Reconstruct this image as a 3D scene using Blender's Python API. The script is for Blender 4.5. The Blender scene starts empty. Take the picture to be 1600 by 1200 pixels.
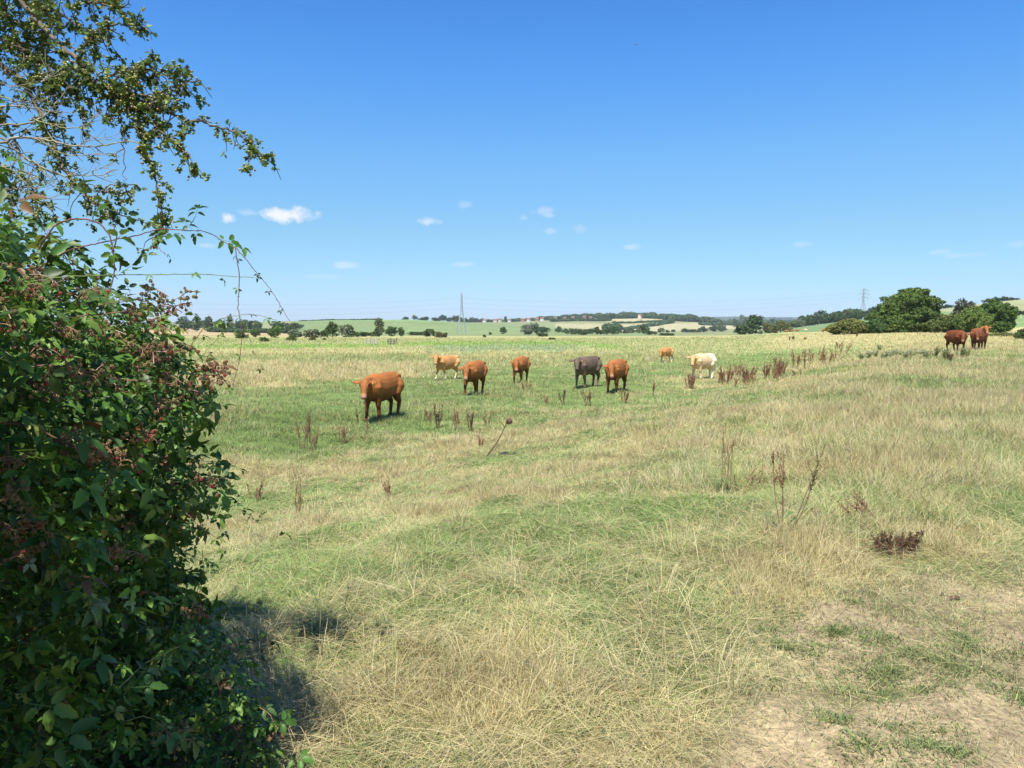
import bpy, math, random
import numpy as np
from math import radians, sin, cos, pi
RS = np.random.RandomState(7)
random.seed(7)
scene = bpy.context.scene
COL = scene.collection

# ------------------------------------------------------------------ camera
F = 1200.0                       # focal length in pixels of the 1600x1200 photograph
PITCH = math.atan(92 / F)
EYE = np.array([0.0, 0.0, 1.65])
cd = bpy.data.cameras.new('camera'); cam = bpy.data.objects.new('camera', cd); COL.objects.link(cam)
cd.sensor_width = 36.0; cd.lens = 36.0 * F / 1600.0
cd.clip_start = 0.05; cd.clip_end = 40000
cam.location = EYE; cam.rotation_euler = (pi / 2 - PITCH, 0, 0)
scene.camera = cam

# ------------------------------------------------------------------ sun and sky
SUN = np.array([-0.12, -0.42, 0.90]); SUN /= np.linalg.norm(SUN)
sd = bpy.data.lights.new('sun', 'SUN'); so = bpy.data.objects.new('sun', sd); COL.objects.link(so)
sd.energy = 5.0; sd.angle = radians(0.53); sd.color = (1.0, 0.95, 0.86)
from mathutils import Vector, Matrix
so.rotation_euler = Vector(SUN).to_track_quat('Z', 'Y').to_euler()
w = bpy.data.worlds.new('World'); scene.world = w; w.use_nodes = True
nt = w.node_tree; nt.nodes.clear()
def NN(t, ty, **kw):
    n = t.nodes.new(ty)
    for k, v in kw.items(): setattr(n, k, v)
    return n
sky = NN(nt, 'ShaderNodeTexSky', sky_type='NISHITA', sun_disc=False)
sky.sun_elevation = math.asin(SUN[2]); sky.sun_rotation = math.atan2(SUN[0], SUN[1])
sky.altitude = 0; sky.air_density = 1.0; sky.dust_density = 0.2; sky.ozone_density = 3.0
SKYK = 0.0985
bg = NN(nt, 'ShaderNodeBackground'); out = NN(nt, 'ShaderNodeOutputWorld')
bg.inputs[1].default_value = SKYK
nt.links.new(bg.outputs[0], out.inputs[0])
def M(op, a, b=None, t=nt):
    n = NN(t, 'ShaderNodeMath', operation=op)
    for i, v in enumerate((a, b)):
        if v is None: continue
        if isinstance(v, (int, float)): n.inputs[i].default_value = v
        else: t.links.new(v, n.inputs[i])
    return n.outputs[0]
# small fair-weather clouds, placed by compass bearing and height above the horizon (world directions)
tc = NN(nt, 'ShaderNodeTexCoord'); sx = NN(nt, 'ShaderNodeSeparateXYZ'); nt.links.new(tc.outputs['Generated'], sx.inputs[0])
az = M('ARCTAN2', sx.outputs[0], sx.outputs[1]); el = M('ARCSINE', sx.outputs[2])
nz = NN(nt, 'ShaderNodeTexNoise'); nz.inputs['Scale'].default_value = 55; nz.inputs['Detail'].default_value = 5; nz.inputs['Roughness'].default_value = .62
nt.links.new(tc.outputs['Generated'], nz.inputs['Vector'])
nzo = M('MULTIPLY', M('SUBTRACT', nz.outputs[0], 0.5), 2.4)
CLOUDS = [(452, 337, 46, 13, 1.0), (432, 332, 22, 8, .8), (357, 341, 11, 8, .8), (388, 333, 16, 6, .3), (669, 346, 20, 7, .55), (848, 330, 22, 7, .3), (858, 336, 14, 5, .3),
          (861, 361, 12, 5, .28), (909, 357, 13, 8, .2), (984, 386, 18, 5, .3), (538, 415, 22, 6, .36), (722, 413, 24, 5, .3), (726, 320, 14, 6, .22),
          (322, 383, 18, 5, .3), (1255, 382, 14, 4, .22), (1465, 394, 16, 4, .25), (1500, 399, 30, 4, .2), (1590, 382, 16, 5, .18), (818, 341, 9, 5, .25), (500, 432, 45, 4, .14)]
acc = None
for (cx, cy, rx, ry, k) in CLOUDS:
    u = (cx - 800) / F; v = (600 - cy) / F
    d = np.array([u, cos(PITCH) + v * sin(PITCH), -sin(PITCH) + v * cos(PITCH)]); d /= np.linalg.norm(d)
    a0 = math.atan2(d[0], d[1]); e0 = math.asin(d[2])
    da = M('DIVIDE', M('SUBTRACT', az, a0), rx * 1.0 / F); de = M('DIVIDE', M('SUBTRACT', el, e0), ry * 1.05 / F)
    r = M('SQRT', M('ADD', M('MULTIPLY', da, da), M('MULTIPLY', de, de)))
    m = M('MULTIPLY', M('SUBTRACT', M('ADD', 1.0, nzo), r), 1.5)
    mm = NN(nt, 'ShaderNodeClamp'); nt.links.new(m, mm.inputs[0])
    o_ = M('MULTIPLY', mm.outputs[0], k)
    acc = o_ if acc is None else M('MAXIMUM', acc, o_)
# the air's tint by height above the horizon
mrn = NN(nt, 'ShaderNodeMapRange'); mrn.inputs['From Min'].default_value = 0; mrn.inputs['From Max'].default_value = radians(40); nt.links.new(el, mrn.inputs[0])
rp = NN(nt, 'ShaderNodeValToRGB'); nt.links.new(mrn.outputs[0], rp.inputs[0])
GA = [(1.0, (.47, .65, 1.02)), (6.65, (.50, .72, .84)), (12.05, (.49, .82, 1.03)), (17.2, (.38, .82, 1.2)), (22., (.30, .76, 1.22)), (38., (.55, .85, 1.1))]
for i, (e_, g_) in enumerate(GA):
    q_ = rp.color_ramp.elements[i] if i < 2 else rp.color_ramp.elements.new(e_/40)
    q_.position = e_/40; q_.color = (*[c/1.3 for c in g_], 1)
gm = NN(nt, 'ShaderNodeVectorMath', operation='MULTIPLY'); nt.links.new(sky.outputs[0], gm.inputs[0]); nt.links.new(rp.outputs[0], gm.inputs[1])
gs = NN(nt, 'ShaderNodeVectorMath', operation='SCALE'); nt.links.new(gm.outputs[0], gs.inputs[0]); gs.inputs['Scale'].default_value = 1.3
cr = NN(nt, 'ShaderNodeMix', data_type='RGBA')
# cloud bottoms a little greyer
nt.links.new(acc, cr.inputs['Factor']); nt.links.new(gs.outputs[0], cr.inputs['A']); cr.inputs['B'].default_value = (5.6, 5.8, 6.2, 1)
nt.links.new(cr.outputs['Result'], bg.inputs[0])

scene.view_settings.view_transform = 'Standard'; scene.view_settings.look = 'None'
scene.view_settings.exposure = 0.76; scene.view_settings.gamma = 1.0
scene.cycles.max_bounces = 6; scene.cycles.diffuse_bounces = 3; scene.cycles.transmission_bounces = 3
scene.cycles.transparent_max_bounces = 8; scene.cycles.volume_bounces = 0
scene.cycles.use_denoising = True

# ------------------------------------------------------------------ helpers
def tag(o, label=None, cat=None, group=None, kind=None):
    if label: o['label'] = label
    if cat: o['category'] = cat
    if group: o['group'] = group
    if kind: o['kind'] = kind
    return o
def link(name, me, parent=None):
    o = bpy.data.objects.new(name, me); COL.objects.link(o)
    if parent is not None: o.parent = parent
    return o
def empty(name, loc, label, cat, group=None, rz=0):
    o = link(name, None); o.location = [float(c) for c in loc]; o.rotation_euler = (0, 0, rz)
    return tag(o, label, cat, group)
def np_mesh(name, V, polys, mat, col=None, smooth=False):
    me = bpy.data.meshes.new(name)
    V = np.ascontiguousarray(V, dtype=np.float32)
    me.vertices.add(len(V)); me.vertices.foreach_set('co', V.ravel())
    polys = [np.asarray(p, dtype=np.int32) for p in polys if len(p)]
    loops = np.concatenate([p.ravel() for p in polys])
    tot = np.concatenate([np.full(len(p), p.shape[1], np.int32) for p in polys])
    st = np.concatenate([[0], np.cumsum(tot)[:-1]]).astype(np.int32)
    me.loops.add(len(loops)); me.loops.foreach_set('vertex_index', loops)
    me.polygons.add(len(tot)); me.polygons.foreach_set('loop_start', st)
    if smooth: me.polygons.foreach_set('use_smooth', np.ones(len(tot), bool))
    if col is not None:
        c = np.ones((len(V), 4), np.float32); c[:, :3] = col
        at = me.color_attributes.new('Col', 'FLOAT_COLOR', 'POINT'); at.data.foreach_set('color', c.ravel())
    me.update(calc_edges=True)
    if mat is not None: me.materials.append(mat)
    return me
def scatter(tv, tf, R, S, T):
    """copies of a template: tv (k,3), tf list of (m,j), R (N,3,3) columns = axes, S (N,) or (N,3) scale, T (N,3)."""
    N = len(T); k = len(tv)
    S = np.asarray(S); S = S[:, None, None] if S.ndim == 1 else S[:, None, :]
    V = np.einsum('nij,nkj->nki', R, tv[None] * S) + T[:, None, :]
    off = (np.arange(N) * k)[:, None, None]
    return V.reshape(-1, 3), [(np.asarray(f)[None] + off).reshape(-1, np.asarray(f).shape[1]) for f in tf]
def merge(parts):
    """parts: list of (V, polys, col)"""
    Vs, P, C, o = [], {}, [], 0
    for V, polys, c in parts:
        Vs.append(V); c = np.asarray(c, float)
        C.append(np.broadcast_to(c, (len(V), 3)))
        for p in polys:
            p = np.asarray(p)
            if len(p): P.setdefault(p.shape[1], []).append(p + o)
        o += len(V)
    return np.concatenate(Vs), [np.concatenate(v) for v in P.values()], np.concatenate(C)
def unit(a): return a / np.maximum(np.linalg.norm(a, axis=-1, keepdims=True), 1e-9)
def frames(y, z):
    """rotation matrices whose local Y runs along y and local Z near z"""
    y = unit(y); x = unit(np.cross(y, z)); z = np.cross(x, y)
    return np.stack([x, y, z], axis=-1)
def tubes(lines, radii, sides=4):
    """list of polylines -> one mesh; radii: list of arrays"""
    Vs, Q, o = [], [], 0
    for L, r in zip(lines, radii):
        L = np.asarray(L, float); n = len(L); r = np.broadcast_to(np.asarray(r, float), (n,))
        t = np.gradient(L, axis=0); t = unit(t)
        ref = np.array([0.13, 0.21, 1.0]) if abs(t[:, 2]).mean() < .8 else np.array([1.0, .2, .1])
        a = unit(np.cross(t, ref)); b = np.cross(t, a)
        an = np.arange(sides) * 2 * pi / sides
        V = L[:, None] + r[:, None, None] * (np.cos(an)[None, :, None] * a[:, None] + np.sin(an)[None, :, None] * b[:, None])
        Vs.append(V.reshape(-1, 3))
        i = np.arange(n - 1)[:, None] * sides; j = np.arange(sides)[None]; j2 = (j + 1) % sides
        q = np.stack([i + j, i + j2, i + sides + j2, i + sides + j], -1).reshape(-1, 4) + o
        Q.append(q); o += n * sides
    return np.concatenate(Vs), [np.concatenate(Q)]
def smooth_line(pts, n):
    pts = np.asarray(pts, float); d = np.r_[0, np.cumsum(np.linalg.norm(np.diff(pts, axis=0), axis=1))]
    if len(pts) > 2:
        m = np.gradient(pts, d, axis=0); s = np.linspace(0, d[-1], n)
        i = np.clip(np.searchsorted(d, s, 'right') - 1, 0, len(d) - 2); h = (d[i + 1] - d[i])[:, None]; t = ((s - d[i])[:, None]) / h
        return (2*t**3-3*t**2+1)*pts[i] + (t**3-2*t**2+t)*h*m[i] + (-2*t**3+3*t**2)*pts[i+1] + (t**3-t**2)*h*m[i+1]
    return pts[0] + np.linspace(0, 1, n)[:, None] * (pts[1] - pts[0])
def hsh(ix, iy, s):
    h = (ix.astype(np.int64) * 374761393 + iy.astype(np.int64) * 668265263 + s * 974634777) & 0xffffffff
    h = ((h ^ (h >> 13)) * 1274126177) & 0xffffffff
    return ((h ^ (h >> 16)) & 0xffffff) / float(0xffffff)
def vnoise(x, y, s=0):
    ix = np.floor(x); iy = np.floor(y); fx = x - ix; fy = y - iy
    fx = fx*fx*(3-2*fx); fy = fy*fy*(3-2*fy)
    a = hsh(ix, iy, s); b = hsh(ix+1, iy, s); c = hsh(ix, iy+1, s); d = hsh(ix+1, iy+1, s)
    return (a*(1-fx)+b*fx)*(1-fy) + (c*(1-fx)+d*fx)*fy
def fbm(x, y, s=0, o=4):
    r = 0; a = .5; t = 0
    for i in range(o):
        r = r + a * vnoise(x * 2**i + 17.3*i, y * 2**i - 9.1*i, s + i); t += a; a *= .5
    return r / t
def sst(a, b, x):
    t = np.clip((x - a) / (b - a), 0, 1); return t*t*(3-2*t)

# ------------------------------------------------------------------ materials
def mat_attr(name, rough=.8, spec=.2, trans=0.0, noise=None, namt=.3, bump=0, sat=1):
    m = bpy.data.materials.new(name); m.use_nodes = True; t = m.node_tree; t.nodes.clear()
    o = NN(t, 'ShaderNodeOutputMaterial'); at = NN(t, 'ShaderNodeAttribute', attribute_name='Col')
    c = at.outputs['Color']
    geo = NN(t, 'ShaderNodeTexCoord')
    if noise:
        n = NN(t, 'ShaderNodeTexNoise'); n.inputs['Scale'].default_value = noise; n.inputs['Detail'].default_value = 4
        t.links.new(geo.outputs['Object'], n.inputs['Vector'])
        mr = NN(t, 'ShaderNodeMapRange'); mr.inputs['From Min'].default_value = .3; mr.inputs['From Max'].default_value = .7
        mr.inputs['To Min'].default_value = 1 - namt; mr.inputs['To Max'].default_value = 1 + namt
        t.links.new(n.outputs[0], mr.inputs[0])
        vm = NN(t, 'ShaderNodeVectorMath', operation='SCALE'); t.links.new(c, vm.inputs[0]); t.links.new(mr.outputs[0], vm.inputs['Scale']); c = vm.outputs[0]
    p = NN(t, 'ShaderNodeBsdfPrincipled'); p.inputs['Roughness'].default_value = rough; p.inputs['Specular IOR Level'].default_value = spec
    t.links.new(c, p.inputs['Base Color'])
    if bump and noise:
        bn = NN(t, 'ShaderNodeBump'); bn.inputs['Strength'].default_value = bump; bn.inputs['Distance'].default_value = .02
        t.links.new(n.outputs[0], bn.inputs['Height']); t.links.new(bn.outputs[0], p.inputs['Normal'])
    if trans:
        tr = NN(t, 'ShaderNodeBsdfTranslucent'); t.links.new(c, tr.inputs[0])
        mx = NN(t, 'ShaderNodeMixShader'); mx.inputs[0].default_value = trans
        t.links.new(p.outputs[0], mx.inputs[1]); t.links.new(tr.outputs[0], mx.inputs[2]); t.links.new(mx.outputs[0], o.inputs[0])
    else: t.links.new(p.outputs[0], o.inputs[0])
    return m
def mat_flat(name, rgb, rough=.8, noise=8, namt=.25, metallic=0):
    m = bpy.data.materials.new(name); m.use_nodes = True; t = m.node_tree; p = t.nodes['Principled BSDF']
    n = NN(t, 'ShaderNodeTexNoise'); n.inputs['Scale'].default_value = noise; n.inputs['Detail'].default_value = 4
    g = NN(t, 'ShaderNodeTexCoord'); t.links.new(g.outputs['Object'], n.inputs['Vector'])
    cr = NN(t, 'ShaderNodeMix', data_type='RGBA'); t.links.new(n.outputs[0], cr.inputs['Factor'])
    cr.inputs['A'].default_value = (*[c*(1-namt) for c in rgb], 1); cr.inputs['B'].default_value = (*[min(1, c*(1+namt)) for c in rgb], 1)
    t.links.new(cr.outputs['Result'], p.inputs['Base Color']); p.inputs['Roughness'].default_value = rough; p.inputs['Metallic'].default_value = metallic
    return m
MLEAF = mat_attr('bramble_leaf_surface', .46, .32, .25)
MHAW = mat_attr('hawthorn_leaf_surface', .5, .3, .35)
MBARK = mat_attr('bark_surface', .85, .2, 0, 30, .35)
MBERRY = mat_attr('berry_surface', .3, .5)
MCROWN = mat_attr('far_foliage', .75, .15, .15)
MGRASS = mat_attr('grass_blade', .6, .25, .22)
MCOAT = mat_attr('cow_coat', .65, .25, 0, 14, .14)
MDOCK = mat_attr('dock_surface', .8, .15, .1)

ORD = 'first second third fourth fifth sixth seventh eighth ninth tenth eleventh twelfth thirteenth fourteenth fifteenth sixteenth seventeenth eighteenth nineteenth twentieth twenty-first twenty-second twenty-third twenty-fourth twenty-fifth twenty-sixth twenty-seventh'.split()
# ------------------------------------------------------------------ land
RK = np.array([200., 400., 830., 1400., 2300., 4000., 7500., 12000.])
PT = {200.: [(-400, 528), (1000, 528), (1150, 526), (1250, 521), (1350, 518), (2000, 517)],
      400.: [(-400, 525.5), (1000, 525.5), (1150, 523.5), (1230, 519), (1300, 514), (1400, 506), (1500, 498), (1600, 492), (2000, 486)],
      830.: [(-400, 516), (280, 518), (450, 521), (1100, 521.5), (1200, 518.5), (1250, 510), (1300, 503.5), (1400, 491), (1500, 479), (1560, 471), (1600, 468), (2000, 460)],
      1400.: [(-400, 512), (300, 509), (400, 504), (440, 502), (520, 499.3), (640, 499.5), (700, 502.5), (760, 506), (800, 508), (860, 512), (950, 517), (1100, 518), (1200, 515), (1300, 505), (1500, 486), (1600, 475), (2000, 470)],
      2300.: [(-400, 507), (640, 505), (700, 504.5), (800, 502.5), (850, 500), (900, 498), (1000, 496.5), (1050, 498), (1100, 503), (1200, 506), (1300, 506), (2000, 500)],
      4000.: [(-400, 509), (1100, 506), (2000, 506)],
      7500.: [(-400, 503), (900, 504), (1080, 501.5), (1110, 499.8), (1160, 499), (1200, 500), (1260, 500.5), (1290, 503), (2000, 503)],
      12000.: [(-400, 507), (2000, 507)]}
RL = np.log(RK)
def zfun(x, y, detail=True):
    x = np.atleast_1d(np.asarray(x, float)); y = np.atleast_1d(np.asarray(y, float))
    r = np.hypot(x, y); D = np.maximum(y, 0.5 * r); u = x / np.maximum(D, 1.0); P = np.clip(800 + F * u, -400, 2000)
    # a low bank: the pasture on the left lies 1.1 m below the track side
    ta = (x + 2.8) * 0.855 - (y - 17) * 0.518
    wob = (fbm(x/9, y/9, 5, 3) - .5) * 3.0 * sst(6, 14, r)
    toe = 16 + (y - 48) * 0.42
    tb = (x - toe) * 0.9
    t = np.where(y > 48, tb, np.where(y > 38, ta + (tb - ta) * (y - 38) / 10., ta)) + wob
    wd = 10 + np.maximum(0, y - 40) * .12
    s = sst(0, 1, t / wd)
    s = np.where(y < 0, 1 - (1 - s) * sst(-14, 0, y), s)
    zn = -1.1 * (1 - s)
    zt = np.empty((len(RK),) + x.shape)
    for i, R in enumerate(RK):
        a = np.array(PT[R]); q = np.interp(P, a[:, 0], a[:, 1]); zt[i] = 1.65 + R * (508 - q) / F
    lr = np.log(np.maximum(D, 200.)); k = np.clip(np.searchsorted(RL, lr, 'right') - 1, 0, len(RK) - 2)
    f = np.clip((lr - RL[k]) / (RL[k+1] - RL[k]), 0, 1); f = f*f*(3-2*f)
    # interpolate the row heights, then scale by the true depth
    q0 = np.take_along_axis(zt, k[None], 0)[0]; q1 = np.take_along_axis(zt, (k+1)[None], 0)[0]
    s0 = (q0 - 1.65) / RK[k]; s1 = (q1 - 1.65) / RK[k+1]
    zf = 1.65 + np.maximum(D, 200.) * (s0 * (1-f) + s1 * f)
    zf = zf + (fbm(x/160, y/160, 31, 3) - .5) * np.clip((D - 300) / 500, 0, 2.0) * 1.6
    b = sst(110, 200, D)
    z = zn * (1-b) + zf * b
    if detail:
        near = 1 - sst(30, 70, r)
        z = z + near * ((fbm(x*1.3, y*1.3, 3, 4) - .5) * .24 * (1 - .6*sst(.9, 1.5, x - .25*y)) + (fbm(x*.25, y*.25, 9, 2) - .5) * .2 * sst(3, 10, r))
    return z
def proj(p):
    p = np.asarray(p, float) - EYE; x, y, z = p[..., 0], p[..., 1], p[..., 2]
    d = y*cos(PITCH) - z*sin(PITCH); up = y*sin(PITCH) + z*cos(PITCH)
    return 800 + F*x/d, 600 - F*up/d, d
def W(px, py, D):
    """world point seen at pixel (px,py) of the photograph, D metres in front of the lens"""
    u = (px - 800) / F * D; v = (600 - py) / F * D
    return EYE + np.array([u, D*cos(PITCH) + v*sin(PITCH), -D*sin(PITCH) + v*cos(PITCH)])
def G(px, D):
    """ground point on column px at forward distance D"""
    x = (px - 800) / F * D
    for _ in range(3):
        z = float(zfun(x, D)[0]); dd = D*cos(PITCH) - (z-1.65)*sin(PITCH); x = (px - 800) / F * dd
    return np.array([x, D, z])
DS = np.exp(np.linspace(np.log(1.5), np.log(9000), 1400))
def H(px, py):
    """ground point seen at a pixel"""
    x = (px - 800) / F * DS; z = zfun(x, DS)
    _, q, _ = proj(np.stack([x, DS, z], -1))
    i = np.argmax(q <= py)
    if q[i] > py: i = len(DS) - 1
    D = DS[i] if i == 0 else np.interp(py, [q[i], q[i-1]], [DS[i], DS[i-1]])
    return G(px, float(D))
# ---- what grows where
STRAW = np.array([.45, .38, .168]); STRAW2 = np.array([.565, .495, .28]); DRYG = np.array([.29, .32, .10]); GREEN = np.array([.225, .275, .085])
BRIGHT = np.array([.17, .29, .05]); GREYG = np.array([.20, .26, .13]); SOIL = np.array([.335, .262, .155]); BLUEG = np.array([.095, .15, .055]); RUST = np.array([.30, .15, .06])
def LI(P, pts):
    a = np.array(pts, float); return np.interp(P, a[:, 0], a[:, 1])
def band(Q, lo, hi, s=2.0): return sst(lo - s, lo + s, Q) * (1 - sst(hi - s, hi + s, Q))
def zones(x, y):
    """straw share, green tint, grass height, uprightness, cover, track - from the place on the ground"""
    z = zfun(x, y, False); P, Q, D = proj(np.stack([x, y, z], -1))
    front = y > 1
    P = np.where(front, P, 800); Q = np.where(front, Q, 1400)
    n1 = fbm(x/2.2, y/2.2, 41, 4) - .5; n2 = fbm(x/.55, y/.55, 57, 4) - .5; n3 = fbm(x/14, y/14, 77, 3) - .5
    sc = np.clip((Q - 508) / 120, 0.02, 3)
    Qn = Q + n1 * 70 * sc + n3 * 30 * sc
    lower = LI(P, [(0, 720), (300, 705), (500, 690), (700, 655), (900, 622), (1040, 598), (1150, 585), (1230, 570), (1290, 556), (1340, 545), (1600, 535)])
    upper = LI(P, [(0, 612), (300, 606), (480, 600), (660, 590), (720, 580), (860, 574), (980, 568), (1100, 560), (1200, 547), (1290, 541), (1340, 538), (1600, 535)])
    past = sst(-1, 1, (Qn - upper) / (4 + 10*sc)) * (1 - sst(-1, 1, (Qn - lower) / (4 + 30*sc)))
    past = past * (P < 1345)
    fore = sst(-1, 1, (Qn - lower) / (4 + 30*sc))
    # track
    tr_line = LI(P, [(800, 1330), (960, 1230), (1050, 1165), (1150, 1080), (1230, 1010), (1350, 965), (1450, 920), (1600, 850), (1800, 780)])
    tn = fbm(x/.8, y/.8, 91, 4) - .5
    track = sst(-1, 1, (Q + tn * 420 - tr_line - 55) / 110)
    track = np.where(front, track, sst(-1, 1, (x - .9 + tn) / .6))
    straw = .27 + 2.0*n1 + 1.7*n2 + .9*n3
    straw = straw + .38 * sst(950, 1300, P) * (1 - sst(660, 860, Q)) + .06 - .18*np.exp(-((Q-900)/90)**2) * (P > 380) * (P < 700) + .25*np.exp(-((Q-735)/30)**2)*(P<760)
    straw = np.clip(straw, .06, .95)
    h = .105 + .07 * sst(1000, 1400, P) * (1-sst(740,900,Q)) + n1 * .09
    up = .08 + .24 * sst(1050, 1400, P) * (1 - sst(820, 980, Q)) + np.clip(n2, -.2, .3)*.7 + .3*(1 - sst(640, 760, Q)) * fore + .5*sst(.06,.16,n1)*sst(-.05,.1,n2)
    edge = sst(-1, 1, (Q + tn*90 - tr_line + 70) / 90) * front; h = h * (1 - .45*edge); up = up * (1 - .4*edge)
    tint = np.zeros(x.shape + (3,)) + np.array([.185, .27, .085]) * (.8 + .4*fbm(x/.7, y/.7, 661, 3)[..., None])
    # the pasture
    straw = straw * (1 - past) + past * np.clip(.14 + n1 * 1.1 + n2*.6, 0.02, .6)
    h = h * (1 - past) + past * np.clip(.12 + .26 * n1 + .16*n2, .05, .3)
    up = up * (1 - past) + past * .8
    tint = tint * (1 - past[..., None]) + past[..., None] * (np.array([.185, .255, .08]) * (.82 + .36*fbm(x/1.1, y/1.1, 611, 4)[..., None]))
    # far bands beyond the pasture
    far = (Qn < upper) & (y > 1); f = far[..., None]
    bs = np.full(x.shape, .38) + n1*.9
    right = sst(1120, 1240, P)
    bs = np.maximum(bs, right * (.82 + n1*.6))
    bt = np.zeros(x.shape + (3,)) + np.array([.23, .28, .105])
    Qb = Q + n1 * 7 * np.clip(sc*6, .3, 2) + n3*4
    L = 1 - sst(640, 700, P)
    sv = lambda a, b, lo, hi, k: a * (1 - band(Qb, lo, hi, 1.6) * k) + b * band(Qb, lo, hi, 1.6) * k
    bs = sv(bs, .92, 566, 604, L); bs = sv(bs, .30, 557, 565, L); bs = sv(bs, .75, 546, 555, 1 - sst(900, 1000, P))
    Rr = sst(640, 700, P) * (1 - sst(860, 960, P))
    bs = sv(bs, .06, 539, 549, Rr); bs = sv(bs, .55, 550, 562, Rr)
    ditch = LI(P, [(0, 541), (560, 541), (620, 538), (760, 537), (900, 537), (950, 541), (1010, 547), (1100, 552)])
    dk = np.exp(-((Qb - ditch) / 2.6)**2) * (1 - sst(960, 1010, P))
    bs = bs * (1 - dk) + .02 * dk; bt = bt * (1 - dk[..., None]) + BRIGHT * dk[..., None]
    gk = band(Qb, 539, 549, 1.6) * Rr; bt = bt * (1 - gk[..., None]) + GREYG * gk[..., None]
    bs = sv(bs, .35, 528, 534, 1 - sst(1120, 1200, P)); bs = sv(bs, .8, 520, 527.5, 1 - sst(1100, 1200, P))
    g2 = band(Qb, 519, 524, 1.2) * band(P, 1000, 1230, 30); bs = bs*(1-g2) + .15*g2
    straw = np.where(far, np.clip(bs, .02, .97), straw); tint = np.where(f, bt, tint)
    h = np.where(far, .24 + n1 * .2, h); up = np.where(far, .55, up)
    cover = np.ones(x.shape)
    tuft = .16 + .6*sst(.02, .16, fbm(x/.4, y/.4, 123, 3) - .5)
    cover = cover * (1 - track) + track * tuft * .8
    straw = straw * (1 - track) + track * np.clip(.3 + n2, .05, .7); h = h * (1 - track) + track * .035; up = np.where(track > .5, .6, up)
    tint = tint * (1 - track[..., None]) + track[..., None] * BLUEG * 1.1
    return dict(P=P, Q=Q, D=D, straw=straw, tint=tint, h=np.clip(h, .03, .6), up=np.clip(up, .05, 1), cover=cover, track=track, far=far, n2=n2, past=past)

# distant fields painted as crops: polygons on the land seen at these pixels within a range of distances
FIELDS = [([(0, 514), (330, 513), (400, 515), (455, 515), (460, 528), (0, 530)], 500, 1300, (.36, .27, .14)),
          ([(330, 507), (455, 508), (455, 513), (330, 513)], 800, 1500, (.22, .24, .12)),
          ([(455, 497), (1010, 497), (1010, 526), (455, 526)], 560, 1500, (.165, .215, .085)),
          ([(440, 497), (700, 497), (700, 503), (600, 501.3), (440, 502)], 900, 1500, (.17, .27, .10)),
          ([(700, 500.5), (820, 508), (950, 515), (1010, 522), (700, 522)], 600, 1500, (.17, .215, .09)),
          ([(868, 506), (950, 505.5), (950, 516), (868, 511)], 1400, 2600, (.33, .30, .16)),
          ([(940, 498), (1010, 497), (1052, 502), (1000, 503), (940, 502)], 1500, 2600, (.36, .32, .17)),
          ([(965, 506), (1110, 504), (1110, 516), (965, 519)], 1100, 2600, (.34, .31, .17)),
          ([(1100, 503), (1240, 501), (1240, 508), (1100, 508)], 1400, 5000, (.34, .31, .18)),
          ([(1090, 508), (1180, 508), (1180, 514), (1090, 514)], 900, 5000, (.36, .32, .18)),
          ([(1225, 500), (1247, 500), (1247, 508), (1225, 508)], 700, 6000, (.40, .31, .2)),
          ([(1232, 508), (1320, 500), (1400, 490), (1400, 520), (1215, 519)], 270, 1000, (.145, .205, .085)),
          ([(1420, 470), (1800, 455), (1800, 484), (1450, 487)], 500, 1500, (.27, .28, .14)),
          ([(1440, 487), (1800, 484), (1800, 512), (1440, 512)], 250, 800, (.17, .24, .09))]
def inpoly(P, Q, poly):
    c = np.zeros(P.shape, bool); n = len(poly)
    for i in range(n):
        x1, y1 = poly[i]; x2, y2 = poly[(i+1) % n]
        m = ((y1 > Q) != (y2 > Q)) & (P < (x2 - x1) * (Q - y1) / ((y2 - y1) + 1e-12) + x1); c ^= m
    return c
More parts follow.
